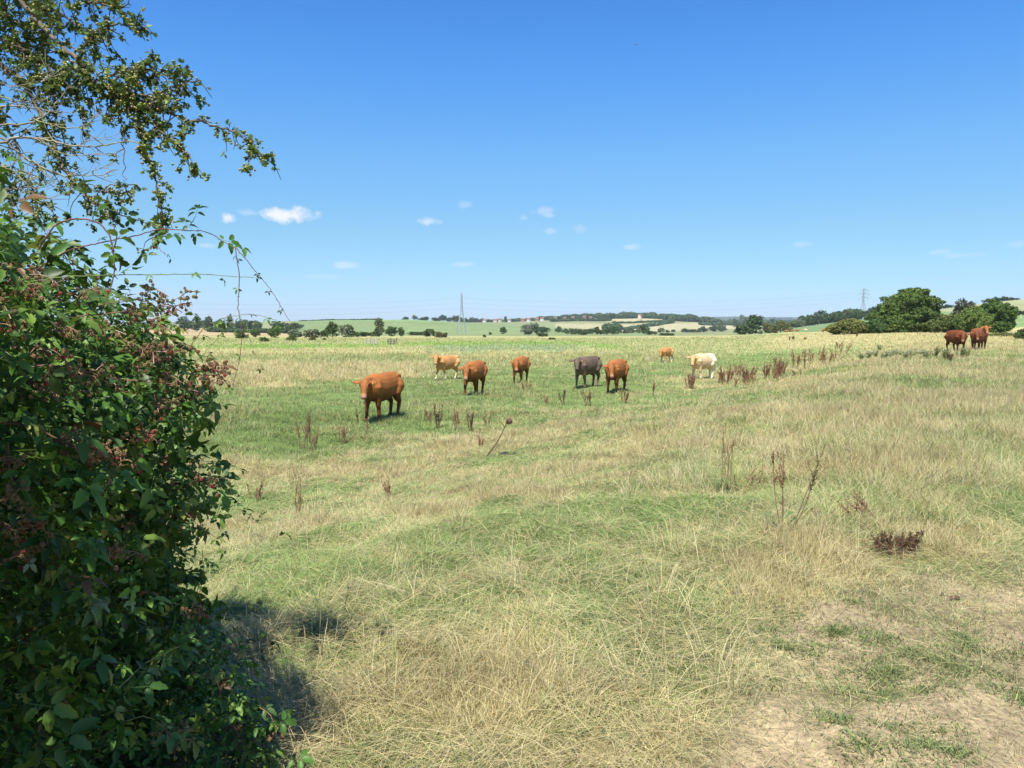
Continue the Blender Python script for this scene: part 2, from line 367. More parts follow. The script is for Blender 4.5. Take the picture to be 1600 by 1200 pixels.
def build_ground():
    rr = np.r_[0.05, .3, np.exp(np.arange(np.log(.6), np.log(11000), .019))]
    a1 = np.linspace(-43, 43, 1150); a2 = np.linspace(43, 317, 96)[1:-1]
    aa = np.radians(np.r_[a1, a2]); na, nr = len(aa), len(rr)
    A, R = np.meshgrid(aa, rr); X = (R*np.sin(A)).ravel(); Y = (R*np.cos(A)).ravel()
    Z = zfun(X, Y); c = np.zeros((len(X), 3)); kk = Y < -1e9
    near = np.hypot(X, Y) < 420
    zd = zones(X[near], Y[near]); s = zd['straw'][:, None]
    base = (STRAW * .86) * s + zd['tint'] * 1.0 * (1 - s)
    D = zd['D'][:, None]; dk = .72 + .28 * sst(20, 80, D)       # the ground colour is darker close by
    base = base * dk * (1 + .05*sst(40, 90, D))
    t = zd['track'][:, None]; base = base * (1 - t) + (SOIL * (.86 + .3*(fbm(X[near]/.3, Y[near]/.3, 8, 3)[:, None]))) * t
    c[near] = base
    fa = ~near; n = fbm(X[fa]/90, Y[fa]/90, 12, 3)[:, None]
    c[fa] = np.array([.20, .22, .10]) * (.7 + .6*n)
    P, Q, D = proj(np.stack([X, Y, Z], -1))
    for poly, r0, r1, rgb in FIELDS:
        m = inpoly(P, Q, poly) & (Y > r0) & (Y < r1) & (Y > 0)
        c[m] = np.array(rgb) * (.86 + .28 * fbm(X[m]/60, Y[m]/60, 4, 3)[:, None])
    m = (Y > 3500); c[m] = np.array([.05, .08, .05])
    i = np.arange(nr-1)[:, None] * na; j = np.arange(na)[None]; j2 = (j + 1) % na
    q = np.stack([i + j, i + j2, i + na + j2, i + na + j], -1).reshape(-1, 4)[:, ::-1]
    mt = mat_attr('meadow_ground', .95, .1)
    t = mt.node_tree; bs = [n for n in t.nodes if n.type == 'BSDF_PRINCIPLED'][0]
    at = [n for n in t.nodes if n.type == 'ATTRIBUTE'][0]; tcn = [n for n in t.nodes if n.type == 'TEX_COORD'][0]
    prev = at.outputs['Color']; hsum = None
    for sc_, amt in ((38, .45), (7, .35), (1.1, .25), (.12, .18)):
        nn = NN(t, 'ShaderNodeTexNoise'); nn.inputs['Scale'].default_value = sc_; nn.inputs['Detail'].default_value = 5; nn.inputs['Roughness'].default_value = .65
        mp = NN(t, 'ShaderNodeMapping'); mp.inputs['Scale'].default_value = (1, .8, 1)
        t.links.new(tcn.outputs['Object'], mp.inputs[0]); t.links.new(mp.outputs[0], nn.inputs['Vector'])
        mr = NN(t, 'ShaderNodeMapRange'); mr.inputs['From Min'].default_value = .3; mr.inputs['From Max'].default_value = .7; mr.inputs['To Min'].default_value = 1-amt; mr.inputs['To Max'].default_value = 1+amt
        t.links.new(nn.outputs[0], mr.inputs[0])
        vm = NN(t, 'ShaderNodeVectorMath', operation='SCALE'); t.links.new(prev, vm.inputs[0]); t.links.new(mr.outputs[0], vm.inputs['Scale']); prev = vm.outputs[0]
        if hsum is None: hsum = nn.outputs[0]
    t.links.new(prev, bs.inputs['Base Color'])
    bn = NN(t, 'ShaderNodeBump'); bn.inputs['Strength'].default_value = .9; bn.inputs['Distance'].default_value = .03
    t.links.new(hsum, bn.inputs['Height']); t.links.new(bn.outputs[0], bs.inputs['Normal'])
    V = np.stack([X, Y, Z], -1)
    ring = np.repeat(np.arange(nr-1), na); cut = int(np.argmax(rr > 560))
    for nm, sel in (('ground', ring < cut), ('hills', ring >= cut)):
        qq = q[sel]; u, inv = np.unique(qq, return_inverse=True)
        o = link(nm, np_mesh(nm, V[u], [inv.reshape(qq.shape)], mt, c[u], True)); tag(o, kind='structure')
        o['label'] = 'sunlit meadow ground with a bare earth track at its near right corner' if nm == 'ground' else 'low far hills with green and straw coloured fields'
build_ground()

# ---- grass
def blades(x, y, L, az, e0, e1, wd, col, tipc=None):
    n = len(x); z = zfun(x, y)
    base = np.stack([x, y, z - .01], -1)
    el = np.stack([e0, e0*.6 + e1*.4, e1], -1); seg = (L / 3)[:, None]
    dh = np.cos(el) * seg; dz = np.sin(el) * seg
    az2 = az[:, None] + np.array([0, .12, .3])[None] * RS.uniform(-1, 1, n)[:, None]
    dx = np.cumsum(dh * np.cos(az2), 1); dy = np.cumsum(dh * np.sin(az2), 1); dz = np.cumsum(dz, 1)
    pts = np.zeros((n, 4, 3)); pts[:, 0] = base
    pts[:, 1:, 0] = base[:, None, 0] + dx; pts[:, 1:, 1] = base[:, None, 1] + dy; pts[:, 1:, 2] = base[:, None, 2] + dz
    # a lying blade rests on the ground, not in it
    gz = zfun(pts[:, 3, 0], pts[:, 3, 1]); low = np.maximum(0, gz + .015 - pts[:, 3, 2]); pts[:, 3, 2] += low; pts[:, 2, 2] += low * .6; pts[:, 1, 2] += low * .3
    ta = az + pi/2 + RS.normal(0, .7, n)
    side = np.stack([np.cos(ta), np.sin(ta), RS.normal(0, .25, n)], -1) * (wd/2)[:, None]
    V = np.zeros((n, 7, 3))
    for i, k in ((0, .8), (1, 1.0), (2, .7)):
        V[:, 2*i] = pts[:, i] - side*k; V[:, 2*i+1] = pts[:, i] + side*k
    V[:, 6] = pts[:, 3]
    o = (np.arange(n) * 7)[:, None]
    quads = np.concatenate([o + np.array([0, 1, 3, 2]), o + np.array([2, 3, 5, 4])]); tri = o + np.array([4, 5, 6])
    C = np.repeat(col[:, None, :], 7, 1)
    return V.reshape(-1, 3), [quads, tri], C.reshape(-1, 3)
def grow(n, D0, D1, kk, wscale=1.0, dens_pow=1.0):
    """n candidate blades over forward distances D0..D1, density falling as 1/(1+(D/5)^2)"""
    u = RS.uniform(0, 1, n); a0 = np.log(1 + (D0/kk)**2); a1 = np.log(1 + (D1/kk)**2)
    D = kk * np.sqrt(np.exp(a0 + u*(a1-a0)) - 1); P = RS.uniform(-260, 1860, n); x = (P - 800)/F * (D + .12); y = D
    keep = ~((x < -0.55*y + .2) & (y < 1.2)); x, y = x[keep], y[keep]
    zd = zones(x, y)
    # clumping
    cl = fbm(x/.16, y/.16, 201, 2)
    keep = (RS.uniform(0, 1, len(x)) < zd['cover'] * np.clip(.45 + 1.3*(cl - .25), .15, 1))
    x, y = x[keep], y[keep]; zd = {k: v[keep] for k, v in zd.items()}
    m = len(x); D = zd['D']
    isS = RS.uniform(0, 1, m) < zd['straw']
    flow = (fbm(x/.7, y/.7, 301, 4) - .5) * 13 + .3 + (fbm(x/5, y/5, 311, 2)-.5)*4
    az = flow + RS.normal(0, 1.0, m) * (0.8 + zd['up']) + np.where(RS.uniform(0, 1, m) < .25, RS.uniform(-3, 3, m), 0)
    loc = np.clip(zd['up'] + RS.normal(0, .2, m), .0, 1)
    e0 = .16 + 1.35*loc + RS.normal(0, .12, m); e1 = -.3 + 1.6*loc + RS.normal(0, .3, m)
    L = zd['h'] * RS.uniform(.55, 1.35, m) * (1.35 - .35*loc); L = np.where(isS & (zd['track'] < .5), L*1.12, L)
    L = L * (1 - .35*sst(3.5, 2.2, y))
    wd = wscale * RS.uniform(.0014, .0030, m) * np.sqrt(1 + (D/6.5)**2) * np.where(isS, .8, 1.1)
    col = np.where(isS[:, None], STRAW + (STRAW2 - STRAW) * RS.uniform(0, 1.1, m)[:, None], zd['tint'] * 1.05 + (DRYG - zd['tint']) * np.clip(RS.normal(.3, .3, m), 0, 1)[:, None] * (1 - zd['past'][:, None] * .5))
    br = (RS.uniform(0, 1, m) < .045) & isS; col[br] = RUST * 1.3
    col = col * (RS.uniform(.60, 1.28, m) * (.70 + .60*fbm(x/.35, y/.35, 555, 3)))[:, None]
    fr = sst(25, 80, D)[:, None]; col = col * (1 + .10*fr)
    return blades(x, y, L, az, e0, np.minimum(e1, 1.5), wd, col)
def track_growth():
    # low dark weeds in scattered mats, and straw litter lying on the bare earth
    n = 640; D = 2.2 * np.exp(RS.uniform(0, 1.7, n)); P = RS.uniform(800, 1800, n); cx = (P-800)/F*D
    zd = zones(cx, D); k = (zd['track'] > .35) & (fbm(cx/.7, D/.7, 431, 2) > .50); cx, cy = cx[k], D[k]
    xs, ys, rs = [], [], []
    for a, b in zip(cx, cy):
        m = int(RS.uniform(30, 240)); r = RS.uniform(.02, .06); q = RS.normal(0, r, (m, 2)); xs.append(a + q[:, 0]*1.5); ys.append(b + q[:, 1]); rs.append(np.full(m, RS.uniform(.6, 1.4)))
    x = np.concatenate(xs); y = np.concatenate(ys); rr = np.concatenate(rs); m = len(x)
    c = (BLUEG * 1.05 + (DRYG - BLUEG) * np.clip(RS.normal(.3, .25, m), 0, .9)[:, None]) * RS.uniform(.7, 1.3, m)[:, None]
    A = blades(x, y, RS.uniform(.02, .055, m) * rr, RS.uniform(0, 2*pi, m), RS.uniform(.3, 1.3, m), RS.uniform(-.2, .8, m), RS.uniform(.002, .006, m), c)
    n = 16000; D = 2.2 * np.exp(RS.uniform(0, 1.8, n)); P = RS.uniform(800, 1800, n); x = (P-800)/F*D
    k = (zones(x, D)['track'] > .2) & (RS.uniform(0, 1, n) < .25 + fbm(x/.5, D/.5, 77, 2)); x, y = x[k], D[k]; m = len(x)
    B = blades(x, y, RS.uniform(.02, .16, m)**1.0, RS.uniform(0, 2*pi, m), RS.uniform(0, .15, m), RS.uniform(-.1, .1, m), RS.uniform(.0012, .0028, m), (STRAW2 * RS.uniform(.5, 1.05, m)[:, None]))
    return merge([A, B])
def litter(n):
    # broken straws lying every way on top of the sward
    D = 2.3*np.exp(RS.uniform(0, 2.3, n)); P = RS.uniform(250, 1860, n); x = (P-800)/F*D; zd = zones(x, D)
    k = (zd['past'] < .5) & (RS.uniform(0, 1, n) < .25 + 1.1*fbm(x/.6, D/.6, 871, 3) - .42*zd['track']); x, y, zd = x[k], D[k], {q: v[k] for q, v in zd.items()}; m = len(x)
    L = RS.uniform(.10, .42, m)*(1 - .6*zd['track']); c = (STRAW + (STRAW2 - STRAW)*RS.uniform(0, 1, m)[:, None])*RS.uniform(.6, 1.15, m)[:, None]
    V, Fc, C = blades(x, y, L, RS.uniform(0, 2*pi, m), RS.uniform(0, .5, m), RS.uniform(-.45, .15, m), RS.uniform(.0012, .0024, m)*np.sqrt(1 + (y/7)**2), c)
    V[:, 2] += np.repeat(RS.uniform(.0, .09, m)*(1 - zd['track']) * np.clip(zd['h']/.12, .3, 1.3), 7); return V, Fc, C
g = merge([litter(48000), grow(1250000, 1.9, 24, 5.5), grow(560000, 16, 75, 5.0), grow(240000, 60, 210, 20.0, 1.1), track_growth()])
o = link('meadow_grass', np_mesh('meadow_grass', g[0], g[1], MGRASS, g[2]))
tag(o, 'long flattened green and straw coloured meadow grass', 'grass', kind='stuff'); del g
# tussocks of standing bleached stalks
def tussocks():
    out = []
    spots = []
    for _ in range(260):
        D = 3.2 * np.exp(RS.uniform(0, 2.9)); P = RS.uniform(380, 1750); spots.append(((P-800)/F*D, D, 1.0))
    for _ in range(260):     # the dry strip beyond the pasture
        q = RS.uniform(566, 600); P = RS.uniform(300, 660); p = H(P, q); spots.append((p[0], p[1], 1.3))
    for _ in range(620):     # the dry bank on the right
        q = 522 + RS.uniform(0, 1)**1.2 * 250; P = RS.uniform(1000, 1700); p = H(P, q); spots.append((p[0], p[1], RS.uniform(.7, 1.15)))
    for _ in range(120):
        q = RS.uniform(548, 566); P = RS.uniform(880, 1110); p = H(P, q); spots.append((p[0], p[1], 1.2))
    sp = np.array(spots); zd = zones(sp[:, 0], sp[:, 1]); ok = (zd['track'] < .4) & ((zd['past'] < .5))
    sp = sp[ok]
    for x0, y0, k in sp:
        n = int(RS.uniform(12, 34)); r = RS.uniform(.05, .22) * (1 + y0/60)
        a = RS.uniform(0, 2*pi, n); q = r*np.sqrt(RS.uniform(0, 1, n)); x = x0 + q*np.cos(a); y = y0 + q*np.sin(a)
        L = RS.uniform(.22, .5, n) * k * .8; D = y0
        tint = STRAW2 if RS.uniform() < .62 else DRYG * 1.1
        out.append((x, y, L, a + RS.normal(0, .6, n), RS.uniform(.9, 1.5, n), RS.uniform(.2, 1.3, n), RS.uniform(.0014, .003, n)*math.sqrt(1+(D/8)**2), tint*RS.uniform(.75, 1.15, n)[:, None]))
    return blades(*[np.concatenate([t[i] for t in out]) for i in range(8)])
g = tussocks()
o = link('dry_tussock_grass', np_mesh('dry_tussock_grass', g[0], g[1], MGRASS, g[2])); tag(o, 'bleached stalks of standing dry grass in tussocks', 'grass', kind='stuff'); del g
# ------------------------------------------------------------------ cattle
def loft(st, n=14, power=2.3):
    """closed loft: stations (cx,cy,cz, rightvec, upvec, rx, rz)"""
    V = []; an = np.arange(n) * 2*pi/n
    for c, r, u, a, b in st:
        ca, sa = np.cos(an), np.sin(an); k = 2/power
        V.append(np.asarray(c) + (np.sign(ca)*np.abs(ca)**k*a)[:, None]*np.asarray(r) + (np.sign(sa)*np.abs(sa)**k*b)[:, None]*np.asarray(u))
    m = len(st); V = np.concatenate(V); i = np.arange(m-1)[:, None]*n; j = np.arange(n)[None]; j2 = (j+1) % n
    q = np.stack([i+j, i+j2, i+n+j2, i+n+j], -1).reshape(-1, 4)
    c0 = V[:n].mean(0); c1 = V[-n:].mean(0); V = np.concatenate([V, [c0, c1]]); k0 = len(V)-2
    t = [[k0, (a+1) % n, a] for a in range(n)] + [[k0+1, (m-1)*n+a, (m-1)*n+(a+1) % n] for a in range(n)]
    return V, [q, np.array(t)], np.zeros(3)
def limb(pts, rad, n=10, flat=1.0):
    pts = np.asarray(pts, float); t = unit(np.gradient(pts, axis=0)); st = []
    for p, d, r in zip(pts, t, rad):
        side = np.array([0, 1.0, 0]) if abs(d[1]) < .8 else np.array([1.0, 0, 0])
        fw = unit(np.cross(side, d)); side = np.cross(d, fw); st.append((p, side, fw, r*flat, r))
    return loft(st, n, 2.0)
COAT = {'red': (.25, .085, .022), 'orange': (.31, .108, .025), 'tan': (.46, .225, .075), 'black': (.135, .092, .062), 'cream': (.62, .45, .25), 'deep': (.145, .040, .011)}
def make_cow_mesh(name, coat, head_yaw=0, head_drop=0, bulk=1.0, step=0.0, head_fwd=0.0, lying=False):
    P = []; B = bulk
    tr = [(-.80, 1.06, .07, .10), (-.76, 1.03, .17, .22), (-.62, .99, .25, .31), (-.42, .955, .28, .355), (-.15, .905, .298, .39), (.12, .885, .30, .405), (.34, .90, .265, .395), (.52, .91, .235, .37), (.66, .92, .18, .29), (.74, .92, .09, .15)]
    lz = -.42 if lying else 0
    P.append(loft([((x, 0, z+lz), (0, 1, 0), (0, 0, 1), w*B, h*(1+.4*(B-1))) for x, z, w, h in tr], 18, 2.05))
    for s in (-1, 1): P.append(limb([(-.50, s*.20*B, 1.235+lz), (-.56, s*.22*B, 1.20+lz), (-.62, s*.2*B, 1.14+lz)], [.045, .06, .05], 8))
    P.append(limb([(.62, 0, .78+lz), (.66, 0, .66+lz), (.58, 0, .56+lz)], [.12, .12, .08], 10))
    # haunches and shoulders
    for s in (-1, 1):
        P.append(limb([(-.60, s*.15*B, 1.08+lz), (-.55, s*.19*B, .92+lz), (-.47, s*.17*B, .72+lz)], [.14, .19*B, .14], 12))
        P.append(limb([(.42, s*.13*B, 1.10+lz), (.46, s*.165*B, .92+lz), (.43, s*.15*B, .72+lz)], [.12, .15*B, .11], 12))
    if not lying:
        for s, f in ((-1, step), (1, -step)):
            y = s*.155*B
            P.append(limb([(.44, y, .84), (.42+f*.4, y, .62), (.45+f*.8, y*.95, .40), (.44+f*1.1, y*.92, .34), (.44+f*1.3, y*.92, .13), (.46+f*1.4, y*.92, .06), (.49+f*1.4, y*.92, .0)], [.12, .10, .070, .060, .046, .052, .058], 10))
        for s, f in ((-1, -step), (1, step)):
            y = s*.17*B
            P.append(limb([(-.54, y, .92), (-.45+f*.3, y*1.05, .70), (-.58+f*.5, y, .53), (-.68+f*.7, y, .45), (-.66+f*.9, y, .36), (-.61+f*1.1, y, .13), (-.59+f*1.1, y, .06), (-.56+f*1.1, y, .0)], [.18, .15, .10, .072, .058, .046, .054, .060], 10))
    else:
        P.append(limb([(.5, .2, .45), (.75, .22, .12), (.5, .2, .07)], [.09, .06, .05])); P.append(limb([(-.3, .25, .35), (-.2, .3, .1), (.05, .3, .06)], [.12, .06, .05]))
    P.append(limb([(-.78, 0, 1.17+lz), (-.86, 0, 1.10+lz), (-.885, .01, .9+lz*.5), (-.88, .02, .62), (-.87, .03, .5), (-.87, .03, .36)], [.04, .03, .022, .022, .042, .03], 8))
    # neck and head
    yw = head_yaw; nd = np.array([cos(yw*.55), sin(yw*.55), 0])
    hz = 1.27 - head_drop + lz; poll = np.array([.50, 0, 0]) + nd * (.46 + head_fwd); poll[2] = hz
    hd = np.array([cos(yw), sin(yw), 0]); sd_ = np.array([-sin(yw), cos(yw), 0]); tilt = radians(52) + head_drop*.5
    fd = hd*cos(tilt) - np.array([0, 0, 1])*sin(tilt); updir = hd*sin(tilt) + np.array([0, 0, 1])*cos(tilt)
    nb = np.array([.42, 0, 1.02+lz]); mid = (nb + poll)/2 + np.array([0, 0, .0])
    nt_ = unit(poll - nb); ns = unit(np.cross(np.array([0, 0, 1.]), nt_)); nu = np.cross(nt_, ns)
    P.append(loft([(nb - nt_*.1, ns, nu, .16*B, .26), (nb, ns, nu, .145*B, .25), (mid - nu*.03, ns, nu, .105*B, .19), (poll - nu*.05 - nt_*.04, ns, nu, .105, .145), (poll - nu*.03 + nt_*.06, ns, nu, .07, .09)], 14, 2.1))
    P.append(limb([nb + (0, 0, -.22), mid - nu*.22, poll - nu*.2 + fd*.05], [.10, .06, .035], 8, .6))   # dewlap
    hs_ = [(-.05, .085, .07), (.0, .115, .10), (.10, .122, .115), (.2, .112, .115), (.30, .088, .098), (.40, .075, .078), (.46, .082, .074), (.505, .072, .06), (.53, .04, .035)]
    k_ = 1.03*(1 + .35*(B-1)); P.append(loft([(poll + fd*a*k_ - updir*.035, sd_, updir, w*k_, h*k_) for a, w, h in hs_], 14, 2.3))
    for s in (-1, 1):
        e0 = poll + sd_*s*.09 + fd*.035 - updir*.01; e = sd_*s*.96 + np.array([0, 0, -.08]) - hd*.15
        st = []
        for a, w in ((0, .035), (.06, .062), (.13, .082), (.20, .066), (.255, .022)):
            st.append((e0 + e*a, unit(np.cross(e, updir)), unit(updir + hd*.3), w, .019))
        P.append(loft(st, 10, 2.0))
    V, F_, C = merge(P)
    me = np_mesh(name + '_raw', V, F_, None)
    tmp = link('cow_raw', me)
    r = tmp.modifiers.new('r', 'REMESH'); r.mode = 'VOXEL'; r.voxel_size = .021
    sm = tmp.modifiers.new('s', 'SMOOTH'); sm.factor = .5; sm.iterations = 5
    dg = bpy.context.evaluated_depsgraph_get(); ev = tmp.evaluated_get(dg); m2 = bpy.data.meshes.new_from_object(ev)
    bpy.data.objects.remove(tmp); bpy.data.meshes.remove(me)
    n = len(m2.vertices); co = np.empty(n*3, np.float32); m2.vertices.foreach_get('co', co); co = co.reshape(-1, 3).astype(float)
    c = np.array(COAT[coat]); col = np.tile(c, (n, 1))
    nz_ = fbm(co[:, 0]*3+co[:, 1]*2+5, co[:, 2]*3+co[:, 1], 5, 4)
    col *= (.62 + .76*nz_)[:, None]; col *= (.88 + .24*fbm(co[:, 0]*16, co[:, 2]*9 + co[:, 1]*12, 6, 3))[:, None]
    def mixto(w, rgb):
        nonlocal col
        w = np.clip(w, 0, 1)[:, None]; col = col*(1-w) + np.array(rgb)*w
    muz = poll + fd*.49*k_ - updir*.02
    dm = np.linalg.norm(co - muz, axis=1)
    for s in (-1, 1): mixto(sst(.075, .03, np.linalg.norm(co - (poll + fd*.16*k_ + sd_*s*.112*k_ + updir*.035), axis=1))*.5, np.minimum(c*1.9, .7))
    shin = sst(.42, .15, co[:, 2]) * (0 if lying else 1)
    if coat in ('tan', 'cream'):
        mixto(shin*.6, (.80, .70, .55)); 
    if coat == 'cream': mixto(sst(.1, -.6, co[:, 0])*.7, (.78, .66, .48)); mixto(sst(.4, .8, co[:, 0])*.6, (.52, .27, .09))
    if coat == 'tan': mixto(sst(-.2, -.7, co[:, 0])*.45, (.74, .50, .26))
    if coat in ('red', 'orange', 'deep'): mixto(sst(.85, .58, co[:, 2])*(0 if lying else .85), c*.28); mixto(sst(1.12, 1.25, co[:, 2])*sst(-.2, .3, co[:, 0])*.5, c*1.25); mixto(sst(.95, 1.3, co[:, 2])*.25, c*1.3)  # shade painted into the coat: legs and belly darker, back lighter
    if coat != 'black':
        mixto(sst(.14, .07, dm)*.5, np.array([.50, .28, .15]) if coat != 'deep' else (.35, .18, .1))
        mixto(sst(.085, .05, np.linalg.norm(co - (poll + fd*.525*k_), axis=1)), (.36, .18, .13))
    else: mixto(sst(.10, .05, dm), (.03, .03, .03))
    for s in (-1, 1): mixto(sst(.022, .012, np.linalg.norm(co - (muz + fd*.04 + sd_*s*.032 + updir*.03), axis=1)), (.05, .03, .03))
    mixto(sst(.045, .01, co[:, 2]) * (0 if lying else 1), (.05, .04, .035))
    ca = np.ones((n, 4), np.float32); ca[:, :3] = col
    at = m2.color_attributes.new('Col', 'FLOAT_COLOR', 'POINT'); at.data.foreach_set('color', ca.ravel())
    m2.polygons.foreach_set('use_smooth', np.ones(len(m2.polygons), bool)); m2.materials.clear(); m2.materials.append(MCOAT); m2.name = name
    eyes = [poll + fd*.16*k_ + sd_*s*.112*k_ + updir*.035 for s in (-1, 1)]
    tagp = [poll + sd_*s*.21 + fd*.05 - np.array([0, 0, .05]) for s in (-1, 1)]
    return m2, eyes, tagp, (fd, updir, sd_)
def ico(r=1.0, sub=1):
    import bmesh
    bm = bmesh.new(); bmesh.ops.create_icosphere(bm, subdivisions=sub, radius=r)
    v = np.array([x.co[:] for x in bm.verts]); f = np.array([[q.index for q in p.verts] for p in bm.faces]); bm.free(); return v, f
IV, IF = ico(1, 1); IV2, IF2 = ico(1, 2)
MEYE = mat_flat('cow_eye', (.012, .008, .006), .15, 5, .1); MTAG = mat_flat('ear_tag', (.75, .52, .04), .5, 5, .1)
def cow(px, D, yaw_deg, coat, label, scale=1.0, head=None, drop=0.0, bulk=1.0, step=0.0, group='cattle grazing the meadow', tags=True, lying=False, dz=0, fwd=0):
    p = G(px, D); p[2] = float(zfun(p[0], p[1], True)[0]) + dz
    # yaw_deg: 0 = walking straight at the camera, positive = towards photo left
    tocam = math.atan2(-p[1], -p[0]); hdg = tocam - radians(yaw_deg)
    hy = radians(yaw_deg if head is None else head)
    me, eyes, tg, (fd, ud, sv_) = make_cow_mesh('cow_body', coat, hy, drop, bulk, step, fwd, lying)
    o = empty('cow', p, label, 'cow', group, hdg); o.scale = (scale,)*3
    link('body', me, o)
    for e in eyes:
        link('eye', np_mesh('eye', IV2*np.array([.026, .026, .026]) + e, [IF2], MEYE, None, True), o)
    if tags:
        for t_ in tg[1:]:
            R = np.stack([fd, sv_, ud], -1); b = np.array([[-.5, -.1, -.6], [.5, -.1, -.6], [.4, -.1, .6], [-.4, -.1, .6], [-.5, .1, -.6], [.5, .1, -.6], [.4, .1, .6], [-.4, .1, .6]]) * np.array([.06, .012, .06])
            q = np.array([[0, 1, 2, 3], [7, 6, 5, 4], [0, 4, 5, 1], [1, 5, 6, 2], [2, 6, 7, 3], [3, 7, 4, 0]])
            link('ear_tag', np_mesh('ear_tag', b + t_, [q], MTAG), o)
    return o
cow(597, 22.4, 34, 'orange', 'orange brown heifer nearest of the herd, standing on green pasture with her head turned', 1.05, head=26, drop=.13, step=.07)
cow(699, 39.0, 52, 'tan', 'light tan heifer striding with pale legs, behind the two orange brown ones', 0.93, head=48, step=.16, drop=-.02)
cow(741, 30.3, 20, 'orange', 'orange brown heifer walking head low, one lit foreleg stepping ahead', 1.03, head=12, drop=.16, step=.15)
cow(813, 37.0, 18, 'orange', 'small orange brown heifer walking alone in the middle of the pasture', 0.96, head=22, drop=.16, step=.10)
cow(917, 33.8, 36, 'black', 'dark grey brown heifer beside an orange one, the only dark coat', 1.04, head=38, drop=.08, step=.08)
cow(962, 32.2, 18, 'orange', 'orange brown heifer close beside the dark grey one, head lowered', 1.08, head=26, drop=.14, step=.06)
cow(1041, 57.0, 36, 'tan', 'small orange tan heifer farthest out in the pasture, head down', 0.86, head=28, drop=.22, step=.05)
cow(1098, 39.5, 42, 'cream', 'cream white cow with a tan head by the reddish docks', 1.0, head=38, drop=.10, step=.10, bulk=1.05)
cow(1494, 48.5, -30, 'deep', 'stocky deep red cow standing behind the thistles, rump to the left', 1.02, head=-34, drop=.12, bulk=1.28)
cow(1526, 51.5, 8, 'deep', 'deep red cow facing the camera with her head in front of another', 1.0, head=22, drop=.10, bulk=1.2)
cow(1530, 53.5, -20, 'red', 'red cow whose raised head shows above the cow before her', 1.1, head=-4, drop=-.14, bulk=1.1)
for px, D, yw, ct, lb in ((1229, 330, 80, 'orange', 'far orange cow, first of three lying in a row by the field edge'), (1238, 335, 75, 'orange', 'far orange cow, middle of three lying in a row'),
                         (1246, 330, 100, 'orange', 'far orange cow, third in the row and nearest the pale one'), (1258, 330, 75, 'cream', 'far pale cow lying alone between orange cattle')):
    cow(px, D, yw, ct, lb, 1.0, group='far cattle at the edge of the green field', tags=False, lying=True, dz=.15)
cow(1289, 215, 85, 'orange', 'far orange cow grazing in front of the olive bushes', .95, drop=.7, group='far cattle at the edge of the green field', tags=False)
# ------------------------------------------------------------------ trees and bushes
def crown_mesh(name, n, cols, lobes, size, seed, flat=.8, sub=0):
    """many leaf sized faces in lobes. lobes: (x,y,z,rx,ry,rz)"""
    rs = np.random.RandomState(seed); lb = np.array(lobes, float)
    if sub:      # billows: smaller heads of leaves over each limb's share of the crown
        fine = sub >= 20; L2 = [l*np.array([1, 1, 1, .80, .80, .82]) if not fine else l*np.array([1, 1, 1, .87, .87, .87]) for l in lb]
        for l in lb:
            for _ in range(sub):
                u_ = unit(rs.normal(0, 1, 3)); f_ = rs.uniform(.16, .36) if not fine else rs.uniform(.12, .28); L2.append(np.r_[l[:3] + u_*l[3:6]*rs.uniform(.70, .95), l[3:6]*f_*np.array([1, 1, .85])])
        lb = np.array(L2)
    vol = (lb[:, 3]*lb[:, 5]); k = rs.choice(len(lb), n, p=vol/vol.sum())
    d = unit(rs.normal(0, 1, (n, 3))); d[:, 2] = np.where((d[:, 2] < -.3) & (rs.uniform(0, 1, n) < .55), -d[:, 2], d[:, 2])
    rad = 1 - np.abs(rs.normal(0, .15, n)); rad = np.where(rs.uniform(0, 1, n) < .07, 1.12, rad)
    # clumps: pull points towards clump heads
    kc = rs.randint(0, 26, n); heads = unit(np.random.RandomState(seed+5).normal(0, 1, (len(lb), 26, 3)))
    d2 = unit(d + .9*heads[k, kc]); rad = rad * (1 - .10*np.linalg.norm(d2 - heads[k, kc], axis=1))
    P = lb[k, :3] + d2 * lb[k, 3:6] * rad[:, None]
    nrm = unit(d2*.9 + rs.normal(0, .6, (n, 3)) + np.array([0, 0, .35])); tan = unit(np.cross(nrm, rs.normal(0, 1, (n, 3))))
    R = frames(tan, nrm)
    q = np.array([[-.5, -.35, 0], [.3, -.5, .1], [.55, .3, 0], [0, .55, -.08], [-.5, .25, .06]])
    S = size * rs.uniform(.6, 1.3, n)
    V, F_ = scatter(q, [np.array([[0, 1, 2, 3, 4]])], R, S, P)
    c = np.array(cols)[rs.choice(len(cols), n)]; cl = rs.uniform(.80, 1.2, (len(lb), 26)); c = c * (cl[k, kc] * rs.uniform(.75, 1.25, n))[:, None]
    return np_mesh(name, V, F_, MCROWN, np.repeat(c[:, None], 5, 1).reshape(-1, 3))
def trunk_mesh(name, h, r, spread, seed, z0=0.0, col=(.16, .12, .085), n=7):
    rs = np.random.RandomState(seed); L = [smooth_line([(0, 0, -.3), (.02*h, 0, h*.25), (0, .03*h, h*.62)], 7)]; R = [np.linspace(r*1.25, r*.55, 7)]
    for i in range(n):
        a = rs.uniform(0, 2*pi); zz = rs.uniform(.2, .55)*h; e = spread*rs.uniform(.45, .9)
        L.append(smooth_line([(0, 0, zz), (e*.5*cos(a), e*.5*sin(a), zz+.18*h), (e*cos(a), e*sin(a), zz+rs.uniform(.22, .38)*h)], 6)); R.append(np.linspace(r*.5, r*.1, 6))
    V, F_ = tubes(L, R, 6); return np_mesh(name, V, F_, MBARK, np.tile(col, (len(V), 1)), True)
DARK = [(.06, .10, .026), (.045, .08, .022), (.08, .125, .032)]; MID = [(.075, .12, .03), (.06, .10, .028), (.095, .14, .04)]
